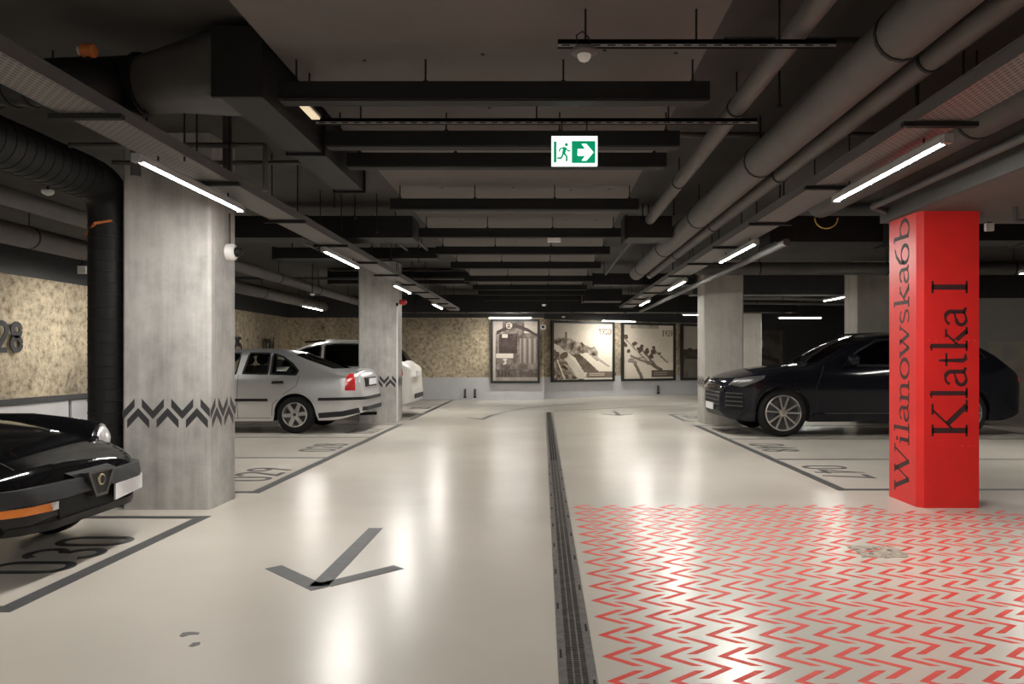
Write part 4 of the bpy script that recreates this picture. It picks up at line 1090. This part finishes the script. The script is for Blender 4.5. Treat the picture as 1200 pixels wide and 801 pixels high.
def wheel(root, x, side, y, R, rim, width, spokes, style):
    """tyre with rim and brake as sub-parts; outer face towards side"""
    w = MB(); a, b = -width/2, width/2
    w.lathe([(a+.01,rim),(a,rim+.02),(a+.0,R*.86),(a+.03,R-.012),(a+.06,R),(b-.06,R),(b-.03,R-.012),(b,R*.86),(b,rim+.02),(b-.01,rim)], (0,0,0), (0,1,0), 40, closed=True)
    o = w.build('wheel', 'rubber', root, 35); o.location = (x-root['half'], side*(y-width/2), R)
    m = MB(); f = side*(width/2-.012)
    m.lathe([(-.03,rim+.004),(.008,rim+.004),(.012,rim-.012),(-.01,rim-.022),(-.12,rim-.03)], (0,f,0), (0,side,0), 40)
    m2 = MB(); m2.f = []; 
    # ring only: drop the two caps of the lathe
    m.f = m.f[:-2]; m.m = m.m[:-2]
    def spoke(a0, w0, w1, skew=0):
        ca, sa = math.cos(a0), math.sin(a0); r0, r1 = .03, rim-.008
        pts = [(r0,-w0),(r1,-w1+skew),(r1,w1+skew),(r0,w0)]
        m.prism([(p*ca-q*sa, f-side*.03, p*sa+q*ca) for p, q in pts], (0,side*.03,0))
    if style == 'six':
        for k in range(6): spoke(2*PI*k/6+.1, .036, .030)
    elif style == 'ten':
        for k in range(5):
            for d in (-.20,.20): spoke(2*PI*k/5+d+.25, .012, .013, d*.10)
    else:
        for k in range(spokes): spoke(2*PI*k/spokes, .03, .02)
    m.lathe([(0,.058),(.006,.055),(.010,.03),(.012,.01)], (0,f,0), (0,side,0), 18)
    m.build('rim', 'alu', o, 35)
    MB().lathe([(0,rim-.004),(.02,rim-.004)], (0,f-side*.10,0), (0,side,0), 32).build('brake_drum', 'alu_dark', o, 35)
    MB().lathe([(0,.028),(.004,.026)], (0,f+side*.012,0), (0,side,0), 16).build('hub_cap', 'brass' if style == 'ten' else 'alu_dark', o, 35)
    return o
def car_root(name, loc, rz, L, label):
    e = empty(name, loc, label, 'car', None, rz); e['half'] = L/2; return e
def part(root, name, mb, material, smooth=45):
    o = mb.build(name, material, root, smooth); o.location = (-root['half'],0,0); return o
def seat(root, x, y, z, hgt=.62, lean=.18):
    m = MB(); m.rbox(x-.25, x+.22, y-.24, y+.24, z, z+.14, .04)
    m.prism([(x+.16,y-.22,z+.1),(x+.30,y-.22,z+.1),(x+.30+lean,y-.20,z+hgt),(x+.20+lean,y-.20,z+hgt)], (0,.44,0)); o = part(root, 'seat', m, 'seat_cloth', 30)
    h = MB(); h.tube([(x+.25+lean, y-.10, z+hgt+.10),(x+.25+lean, y-.085, z+hgt+.10),(x+.25+lean, y+.085, z+hgt+.10),(x+.25+lean, y+.10, z+hgt+.10)], [.05,.095,.095,.05], 14)
    h.tube([(x+.24+lean,y,z+hgt-.02),(x+.25+lean,y,z+hgt+.05)], .02, 8)
    hh = h.build('headrest', 'seat_cloth', o, 40)

# ---- silver sedan, tail towards the aisle
def silver_sedan():
    L = 4.55
    car = Car(L, [(0,.52),(.03,.62),(.12,.72),(.5,.82),(1.0,.92),(1.22,.965),(1.95,1.37),(2.3,1.425),(2.75,1.435),(3.2,1.39),(3.6,1.25),(4.1,1.085),(4.2,1.065),(4.40,1.06),(4.465,.98),(4.49,.76),(4.52,.66),(4.55,.58)],
        [(0,.30),(.2,.22),(.5,.20),(4.0,.22),(4.3,.28),(4.55,.36)],
        [(0,.52),(.08,.66),(.25,.775),(.55,.84),(1.0,.862),(2.2,.868),(3.4,.862),(4.1,.835),(4.35,.79),(4.48,.70),(4.55,.56)],
        [(.15,.90),(.3,.965),(.55,1.0),(.72,.99),(.93,.955),(1.0,.91),(1.43,.70)],
        [(0,.08),(.5,.10),(1.2,.12),(2.0,.12),(3.3,.13),(4.1,.10),(4.55,.09)], [(.89,.33,.345),(3.41,.33,.345)])
    root = car_root('silver_sedan', (-7.56+L/2, 13.42, 0), 0, L, 'silver sedan parked nose-in with its tail towards the aisle')
    W1 = [(1.42,.99),(2.40,1.0),(2.43,1.345),(2.10,1.345),(1.75,1.22)]
    W2 = [(2.51,1.005),(2.93,1.0),(2.93,1.345),(2.58,1.35)]
    W3 = [(2.98,1.0),(3.41,.985),(3.44,1.05),(3.33,1.17),(3.16,1.285),(2.98,1.34)]
    finish_body(car, root, 'paint_silver', (1.35,4.0), [W1,W2,W3], [(1.30,1.90,.66,.55,1.0),(3.33,4.10,.52,.60,1.085)], .72)
    for s in (-1,1):
        for P in (W1,W2,W3):
            m = MB(); car.side_patch(m, P, -.004, s, .004); part(root, 'side_window', m, 'glass_clear')
            m = MB(); car.side_line(m, P+[P[0],P[1]], .028, .004, s); part(root, 'window_seal', m, 'trim_black')
        m = MB(); car.side_patch(m, [(4.235,.72),(4.40,.72),(4.40,.88),(4.36,1.0),(4.29,1.0),(4.245,.92)], .008, s); part(root, 'tail_light', m, 'lens_red')
        m = MB(); car.side_patch(m, [(.06,.60),(.38,.62),(.36,.74),(.12,.70)], .006, s); part(root, 'head_light', m, 'lens_clear')
        m = MB(); car.side_line(m, [(1.35,.565),(2.96,.565)], .045, .014, s); part(root, 'side_molding', m, 'trim_black')
        m = MB(); car.side_line(m, [(3.80,.575),(4.42,.585),(4.50,.585)], .05, .014, s); part(root, 'bumper_strip', m, 'trim_black')
        for x0 in (2.05, 3.02):
            m = MB(); car.side_patch(m, [(x0,.835),(x0+.20,.84),(x0+.19,.885),(x0+.01,.88)], .022, s, .03); part(root, 'door_handle', m, 'trim_black')
        for pts in ([(1.33,.25),(1.30,.6),(1.38,.97)], [(2.45,.24),(2.45,.99)], [(3.02,.30),(3.04,.50),(3.25,.68),(3.43,.80),(3.47,.97)], [(1.33,.26),(3.0,.26)]):
            m = MB(); car.side_line(m, pts, .007, .0015, s); part(root, 'door_gap', m, 'gap')
        m = MB(); car.side_line(m, [(3.41+.36*math.cos(PI*i/16), .33+.36*math.sin(PI*i/16)) for i in range(17)], .03, .010, s); part(root, 'arch_lip', m, 'paint_silver')
        m = MB(); car.side_line(m, [(.89+.36*math.cos(PI*i/16), .33+.36*math.sin(PI*i/16)) for i in range(17)], .03, .010, s); part(root, 'arch_lip', m, 'paint_silver')
        m = MB(); car.side_line(m, [(3.80,.30),(4.2,.33),(4.46,.385)], .09, .006, s); part(root, 'bumper_skirt', m, 'trim_soft')
        wheel(root, 3.41, s, .865, .318, .205, .20, 6, 'six'); wheel(root, .89, s, .865, .318, .205, .20, 6, 'six')
        m = MB(); m.rbox(1.50,1.62,s*.88-.06,s*.88+.10*(1 if s>0 else .6),.98,1.10,.03); part(root, 'mirror', m, 'paint_silver')
    m = MB(); car.top_patch(m, 1.30, 1.90, lambda x: -(.66-.18*(x-1.3)), lambda x: .66-.18*(x-1.3), -.004, .004); part(root, 'windshield', m, 'glass_mid')
    m = MB(); car.top_patch(m, 3.33, 4.10, lambda x: -(.52+.1*(x-3.33)), lambda x: .52+.1*(x-3.33), -.003, .004); part(root, 'rear_window', m, 'glass_dark')
    m = MB(); car.top_patch(m, 4.28, 4.42, lambda x: -.60, lambda x: .60, .022, .03, 4); part(root, 'spoiler_lip', m, 'paint_silver')
    m = MB(); car.end_patch(m, [(-.40,.77),(.40,.77),(.40,.93),(-.40,.93)], .02, 1, .03); part(root, 'plate_recess', m, 'trim_black')
    m = MB(); m.box(4.515,4.53,-.26,.26,.80,.91); part(root, 'license_plate', m, 'plate_white')
    m = MB(); car.end_patch(m, [(-.70,.56),(.70,.56),(.70,.61),(-.70,.61)], .018, 1, .03, 4, 24); part(root, 'bumper_strip', m, 'trim_black')
    m = MB(); car.end_patch(m, [(-.66,.37),(.66,.37),(.66,.44),(-.66,.44)], .012, 1, .03, 4, 24); part(root, 'bumper_skirt', m, 'trim_soft')
    m = MB(); m.tube([(4.2,.42,.24),(4.5,.42,.25)], .03, 12); part(root, 'exhaust', m, 'steel_dark')
    for y in (-.37,.37): seat(root, 2.0, y, .72, .42); seat(root, 2.85, y, .72, .40)
    m = MB(); m.rbox(1.30,1.62,-.70,.70,.72,.98,.05); part(root, 'dashboard', m, 'interior')
silver_sedan()

# ---- white car with dark glass further back
def white_car():
    L = 4.42
    car = Car(L, [(0,.58),(.04,.72),(.15,.82),(.5,.92),(1.0,1.02),(1.15,1.06),(1.9,1.50),(2.4,1.63),(2.9,1.665),(3.4,1.655),(3.85,1.58),(4.0,1.46),(4.22,1.19),(4.30,1.13),(4.36,1.08),(4.38,.72),(4.42,.60)],
        [(0,.32),(.2,.26),(.5,.24),(4.0,.25),(4.42,.34)],
        [(0,.55),(.1,.70),(.3,.82),(.7,.885),(2.2,.90),(3.6,.89),(4.1,.86),(4.3,.80),(4.38,.72),(4.42,.60)],
        [(.2,.92),(.4,.98),(.6,1.0),(.9,.98),(1.08,.94),(1.14,.90),(1.67,.68)],
        [(0,.08),(1.2,.12),(2.4,.13),(3.6,.13),(4.42,.08)], [(.88,.34,.37),(3.5,.34,.37)])
    root = car_root('white_car', (-7.16+L/2, 16.62, 0), 0, L, 'white tall hatchback with dark windows parked beyond the silver sedan')
    W1 = [(1.55,1.10),(2.45,1.10),(2.45,1.53),(2.2,1.50),(1.85,1.32)]
    W2 = [(2.55,1.10),(3.3,1.11),(3.35,1.55),(2.55,1.55)]
    W3 = [(3.42,1.12),(3.85,1.16),(3.86,1.30),(3.66,1.52),(3.45,1.54)]
    finish_body(car, root, 'paint_white_car', (1.4,4.1), [W1,W2,W3], [(1.25,1.95,.68,.56,1.08),(3.94,4.2,.55,.66,1.19)], .80)
    for s in (-1,1):
        for P in (W1,W2,W3):
            m = MB(); car.side_patch(m, P, -.004, s, .004); part(root, 'side_window', m, 'glass_dark')
            m = MB(); car.side_line(m, P+[P[0],P[1]], .04, .004, s); part(root, 'window_seal', m, 'trim_black')
        m = MB(); car.side_patch(m, [(4.08,.90),(4.22,.90),(4.20,1.05),(4.12,1.24),(4.03,1.24),(4.03,1.05)], .010, s); part(root, 'tail_light', m, 'lens_red')
        m = MB(); car.side_patch(m, [(.08,.66),(.42,.70),(.40,.82),(.14,.78)], .006, s); part(root, 'head_light', m, 'lens_clear')
        m = MB(); car.side_line(m, [(1.3,.42),(3.1,.42)], .06, .012, s); part(root, 'side_molding', m, 'trim_black')
        m = MB(); car.side_line(m, [(1.9,1.62),(2.6,1.66),(3.7,1.64)], .04, .0, s); part(root, 'roof_rail', m, 'trim_black')
        for x0 in (2.15,3.1):
            m = MB(); car.side_patch(m, [(x0,.93),(x0+.2,.94),(x0+.19,.98),(x0+.01,.975)], .02, s, .03); part(root, 'door_handle', m, 'paint_white_car')
        for pts in ([(1.35,.30),(1.42,1.08)], [(2.5,.30),(2.5,1.1)], [(3.1,.35),(3.2,.62),(3.4,.78),(3.45,1.1)]):
            m = MB(); car.side_line(m, pts, .008, .0015, s); part(root, 'door_gap', m, 'gap')
        wheel(root, 3.5, s, .885, .335, .22, .21, 7, 'n'); wheel(root, .88, s, .885, .335, .22, .21, 7, 'n')
        m = MB(); m.rbox(1.58,1.70,s*.93-.08,s*.93+.08,1.08,1.24,.03); part(root, 'mirror', m, 'trim_black')
    m = MB(); car.top_patch(m, 1.25, 1.95, lambda x: -(.68-.17*(x-1.25)), lambda x: .68-.17*(x-1.25), -.004, .004); part(root, 'windshield', m, 'glass_dark')
    m = MB(); car.top_patch(m, 3.94, 4.2, lambda x: -(.55+.42*(x-3.94)), lambda x: .55+.42*(x-3.94), -.003, .004); part(root, 'rear_window', m, 'glass_dark')
    m = MB(); car.top_patch(m, 3.80, 3.95, lambda x: -.52, lambda x: .52, .03, .035, 4); part(root, 'roof_spoiler', m, 'paint_white_car')
    m = MB(); m.box(4.40,4.42,-.26,.26,.88,.99); part(root, 'license_plate', m, 'plate_white')
    m = MB(); car.end_patch(m, [(-.55,.40),(.55,.40),(.55,.50),(-.55,.50)], .01, 1); part(root, 'bumper_skirt', m, 'trim_soft')
    for y in (-.38,.38): seat(root, 2.05, y, .80, .5); seat(root, 2.95, y, .80, .48)
    m = MB(); m.rbox(1.3,1.66,-.72,.72,.80,1.06,.05); part(root, 'dashboard', m, 'interior')
white_car()

# ---- dark SUV, nose towards the aisle
def dark_suv():
    L = 4.93
    car = Car(L, [(0,.66),(.02,.80),(.07,.90),(.22,.99),(.55,1.075),(1.0,1.135),(1.42,1.165),(1.75,1.35),(2.15,1.56),(2.5,1.665),(2.95,1.70),(3.5,1.68),(4.0,1.60),(4.4,1.42),(4.68,1.18),(4.78,1.10),(4.86,.95),(4.90,.75),(4.93,.62)],
        [(0,.40),(.12,.28),(.4,.24),(4.4,.26),(4.8,.36),(4.93,.45)],
        [(0,.56),(.04,.66),(.12,.78),(.28,.89),(.55,.955),(.95,.985),(2.4,.975),(3.9,.985),(4.4,.96),(4.7,.88),(4.86,.74),(4.93,.58)],
        [(.2,.92),(.38,.965),(.62,.985),(.82,1.0),(1.0,.98),(1.14,.93),(1.18,.90),(1.72,.66)],
        [(0,.10),(.5,.15),(1.3,.15),(2.4,.14),(4.0,.15),(4.7,.14),(4.93,.10)], [(.93,.40,.43),(3.82,.40,.43)])
    root = car_root('dark_suv', (2.92+L/2, 12.99, 0), 0, L, 'near-black SUV parked with its nose towards the aisle')
    W1 = [(1.95,1.16),(2.78,1.15),(2.80,1.57),(2.55,1.56),(2.2,1.38)]
    W2 = [(2.88,1.15),(3.62,1.17),(3.75,1.50),(3.5,1.56),(2.88,1.58)]
    W3 = [(3.72,1.19),(4.25,1.27),(4.18,1.36),(3.85,1.48)]
    finish_body(car, root, 'paint_ink_car', (1.75,4.5), [W1,W2,W3], [(1.52,2.28,.72,.60,1.18),(4.16,4.62,.56,.66,1.2)], .86)
    for s in (-1,1):
        for P in (W1,W2,W3):
            m = MB(); car.side_patch(m, P, -.004, s, .004); part(root, 'side_window', m, 'glass_dark')
            m = MB(); car.side_line(m, P+[P[0],P[1]], .03, .003, s); part(root, 'window_seal', m, 'trim_black')
        m = MB(); car.side_line(m, [(1.9,1.145),(3.0,1.13),(3.7,1.15)], .012, .006, s); part(root, 'window_trim', m, 'trim_black')
        m = MB(); car.side_patch(m, [(.10,.83),(.30,.80),(.62,.93),(.66,.99),(.42,.97),(.20,.93)], .006, s); hl = part(root, 'head_light', m, 'lens_clear' if 0 else 'alu_dark')
        m = MB(); car.side_patch(m, [(.22,.86),(.42,.89),(.46,.925),(.30,.915)], .014, s); lp = m.build('light_unit', 'lens_clear', hl, 45)
        m = MB(); car.side_patch(m, [(.06,.44),(.30,.42),(.34,.52),(.30,.70),(.06,.70)], .006, s); gi = part(root, 'side_intake', m, 'black_plastic')
        for zz in (.50,.57,.64,.70):
            m = MB(); car.side_line(m, [(.07,zz),(.30,zz-.01)], .018, .014, s); m.build('intake_slat', 'alu_dark', gi, 45)
        m = MB(); car.side_line(m, [(.93+.445*math.cos(PI*i/18), .40+.445*math.sin(PI*i/18)) for i in range(19)], .03, .014, s); part(root, 'arch_trim', m, 'paint_ink_car')
        m = MB(); car.side_line(m, [(3.82+.445*math.cos(PI*i/18), .40+.445*math.sin(PI*i/18)) for i in range(19)], .03, .014, s); part(root, 'arch_trim', m, 'paint_ink_car')
        m = MB(); car.side_line(m, [(1.42,.34),(3.36,.34)], .05, .020, s); part(root, 'sill_trim', m, 'paint_ink_car')
        m = MB(); car.side_line(m, [(1.6,.38),(3.2,.38)], .014, .022, s); part(root, 'sill_chrome', m, 'alu_dark')
        for x0 in (2.55,3.45):
            m = MB(); car.side_patch(m, [(x0,.965),(x0+.24,.975),(x0+.23,1.01),(x0+.01,1.0)], .025, s, .03); part(root, 'door_handle', m, 'paint_ink_car')
        for pts in ([(1.48,.36),(1.46,.8),(1.60,1.14)], [(2.83,.36),(2.83,1.15)], [(3.40,.38),(3.5,.70),(3.66,.86),(3.68,1.17)]):
            m = MB(); car.side_line(m, pts, .008, .0015, s); part(root, 'door_gap', m, 'gap')
        wheel(root, .93, s, .985, .388, .285, .26, 10, 'ten'); wheel(root, 3.82, s, .985, .388, .285, .26, 10, 'ten')
        m = MB(); m.tube([(2.0,s*.86,1.17),(2.0,s*.98,1.20)], .03, 8); m.lathe([(-.07,.05),(-.03,.095),(.05,.10),(.09,.07)], (2.02,s*1.02,1.235), (1,0,0), 18); part(root, 'mirror', m, 'paint_ink_car')
        m = MB(); car.side_line(m, [(2.2,1.665),(2.9,1.695),(3.9,1.63)], .03, -.02, s); part(root, 'roof_rail', m, 'trim_black')
    m = MB(); car.top_patch(m, 1.52, 2.28, lambda x: -(.72-.16*(x-1.52)), lambda x: .72-.16*(x-1.52), -.004, .004); part(root, 'windshield', m, 'glass_dark')
    m = MB(); car.top_patch(m, 4.16, 4.62, lambda x: -(.56+.2*(x-4.16)), lambda x: .56+.2*(x-4.16), -.003, .004); part(root, 'rear_window', m, 'glass_dark')
    m = MB(); car.top_patch(m, 4.08, 4.24, lambda x: -.54, lambda x: .54, .03, .035, 4); part(root, 'roof_spoiler', m, 'paint_ink_car')
    m = MB(); car.end_patch(m, [(-.55,.44),(.55,.44),(.56,.74),(-.56,.74)], .004, -1); gr = part(root, 'front_grille', m, 'black_plastic')
    for zz in (.50,.57,.64,.70):
        m = MB(); car.end_patch(m, [(-.55,zz-.01),(.55,zz-.01),(.55,zz+.01),(-.55,zz+.01)], .014, -1); m.build('grille_slat', 'alu_dark', gr, 45)
    m = MB(); m.box(-.045,-.025,-.26,.26,.40,.51); part(root, 'license_plate', m, 'plate_white')
    m = MB(); car.end_patch(m, [(-.80,.90),(.80,.90),(.80,.94),(-.80,.94)], .01, 1); part(root, 'rear_light_bar', m, 'light_red_on')
    m = MB(); car.end_patch(m, [(-.8,.42),(.8,.42),(.8,.56),(-.8,.56)], .01, 1); part(root, 'bumper_skirt', m, 'trim_soft')
    for y in (-.40,.40): seat(root, 2.3, y, .86, .48); seat(root, 3.3, y, .86, .46)
    m = MB(); m.rbox(1.62,1.98,-.78,.78,.86,1.12,.05); part(root, 'dashboard', m, 'interior')
dark_suv()

# ---- black roadster, nose towards the aisle
def black_roadster():
    L = 4.27
    car = Car(L, [(0,.47),(.02,.53),(.08,.61),(.2,.685),(.45,.775),(.9,.85),(1.4,.885),(1.62,.91),(2.1,1.24),(2.35,1.28),(2.8,1.25),(3.2,1.05),(3.35,.96),(4.0,.86),(4.2,.78),(4.25,.62),(4.27,.54)],
        [(0,.34),(.1,.28),(.4,.24),(3.9,.26),(4.27,.36)],
        [(0,.42),(.03,.54),(.08,.63),(.18,.71),(.4,.775),(.8,.81),(2.2,.815),(3.5,.80),(4.0,.74),(4.2,.62),(4.27,.46)],
        [(.2,.88),(.4,.97),(.55,1.0),(.7,.985),(.86,.93),(.92,.86),(1.28,.70)],
        [(0,.10),(.2,.14),(.6,.19),(1.5,.16),(2.2,.12),(3.3,.12),(4.27,.12)], [(.74,.32,.345),(3.0,.32,.345)], 2.2)
    root = car_root('black_roadster', (-2.84-L/2, 4.74, 0), PI, L, 'glossy black classic roadster with round headlights in the nearest left bay')
    root.scale = (1,1,1.03)
    W1 = [(1.92,.96),(2.65,.95),(2.72,1.17),(2.25,1.19),(2.12,1.14)]
    finish_body(car, root, 'paint_black_car', (1.8,3.1), [W1], [(1.68,2.10,.62,.54,.93)], .62)
    for s in (-1,1):
        m = MB(); car.side_patch(m, W1, -.004, s, .004); part(root, 'side_window', m, 'glass_mid')
        m = MB(); car.side_line(m, W1+[W1[0],W1[1]], .03, .003, s); part(root, 'window_seal', m, 'trim_black')
        # faired round headlight in the front of the wing
        yy, xx, zz = s*.60, .30, .69
        m = MB(); m.lathe([(-.05,.085),(.0,.092),(.02,.090),(.022,.078),(.005,.074)], (xx,yy,zz), (-1,s*.12,.22), 28); bz = part(root, 'headlight_bezel', m, 'chrome')
        m = MB(); m.lathe([(.004,.076),(.03,.068),(.045,.045),(.05,.012)], (xx,yy,zz), (-1,s*.12,.22), 28); m.build('headlight_lens', 'lens_clear', bz, 60)
        m = MB(); car.end_patch(m, [(s*.40,.375),(s*.66,.375),(s*.66,.42),(s*.40,.42)] , .008, -1); il = part(root, 'indicator', m, 'lens_orange')
        m = MB(); car.end_patch(m, [(s*.345,.375),(s*.398,.375),(s*.398,.42),(s*.345,.42)], .008, -1); part(root, 'side_lamp', m, 'lens_clear')
        m = MB(); car.side_line(m, [(.13,.48),(.25,.48),(.42,.48)], .085, .04, s); part(root, 'bumper_wrap', m, 'trim_soft')
        m = MB(); car.top_patch(m, .14, 1.55, (lambda x: .50+.03*x) if s > 0 else (lambda x: -(.508+.03*x)), (lambda x: .508+.03*x) if s > 0 else (lambda x: -(.50+.03*x)), .001, .006, 24, 1); part(root, 'bonnet_gap', m, 'gap')
        m = MB(); m.tube([(.315,s*.60,.688),(.40,s*.60,.70),(.55,s*.605,.715),(.8,s*.62,.735),(1.2,s*.63,.75),(1.7,s*.64,.74)], [.093,.102,.11,.115,.10,.05], 24); part(root, 'wing_crest', m, 'paint_black_car', 60)
        for pts in ([(1.62,.30),(1.60,.90)], [(2.75,.30),(2.80,.92)]):
            m = MB(); car.side_line(m, pts, .007, .0015, s); part(root, 'door_gap', m, 'gap')
        m = MB(); car.side_patch(m, [(2.5,.74),(2.66,.745),(2.66,.775),(2.5,.77)], .02, s, .03); part(root, 'door_handle', m, 'chrome')
        m = MB(); car.side_patch(m, [(4.05,.56),(4.24,.56),(4.22,.68),(4.06,.70)], .008, s); part(root, 'tail_light', m, 'lens_red')
        wheel(root, .74, s, .80, .305, .19, .185, 5, 'n'); wheel(root, 3.0, s, .80, .305, .19, .185, 5, 'n')
        m = MB(); m.rbox(1.85,1.95,s*.86-.07,s*.86+.07,.94,1.04,.03); part(root, 'mirror', m, 'trim_black')
    m = MB(); car.top_patch(m, 1.68, 2.10, lambda x: -(.62-.19*(x-1.68)), lambda x: .62-.19*(x-1.68), -.004, .004); part(root, 'windshield', m, 'glass_mid')
    m = MB(); car.top_patch(m, 2.12, 3.3, lambda x: -.50, lambda x: .50, .008, .01, 14); part(root, 'soft_top', m, 'trim_soft')
    # dark bumper bar across the nose with the shield grille in it
    m = MB(); car.end_patch(m, [(-.71,.437),(.71,.437),(.71,.523),(-.71,.523)], .045, -1, .06, 6, 40); part(root, 'bumper', m, 'trim_soft')
    m = MB(); m.prism([(-.05,-.13,.545),(-.05,.13,.545),(-.05,.055,.40),(-.05,-.055,.40)], (.12,0,0)); m.prism([(.0,-.22,.545),(.0,.22,.545),(.0,.16,.52),(.0,-.16,.52)], (.06,0,.02)); sh = part(root, 'shield_grille', m, 'trim_soft', 20)
    m = MB()
    P = [(-.13,.545),(.13,.545),(.055,.40),(-.055,.40)]
    ribbon(m, P, .016, (-.052,0,0), (0,1,0), (0,0,1), (-1,0,0), .008, closed=True); m.build('shield_rim', 'rail_metal', sh)
    m = MB(); m.lathe([(0,.036),(.008,.034),(.010,.028)], (-.052,0,.49), (-1,0,0), 20); em = m.build('emblem', 'brass', sh, 40)
    m = MB(); m.lathe([(.0,.026),(.002,.025)], (-.062,0,.49), (-1,0,0), 20); m.box(-.066,-.062,-.003,.003,.47,.51); m.build('emblem_centre', 'trim_soft', sh, 40)
    m = MB(); car.end_patch(m, [(-.33,.31),(.33,.31),(.34,.425),(-.34,.425)], .004, -1); part(root, 'lower_intake', m, 'black_plastic')
    m = MB(); m.prism([(.03,-.64,.335),(-.055,-.16,.335),(-.055,-.16,.435),(.03,-.64,.435)], (.012,0,0)); lp = part(root, 'license_plate', m, 'plate_white')
    m = MB(); car.end_patch(m, [(-.62,.27),(.62,.27),(.62,.315),(-.62,.315)], .012, -1, .02, 3, 24); part(root, 'chin_spoiler', m, 'trim_black')
    for y in (-.36,.36): seat(root, 2.2, y, .62, .40)
    m = MB(); m.rbox(1.82,2.05,-.64,.64,.62,.90,.04); part(root, 'dashboard', m, 'interior')
black_roadster()
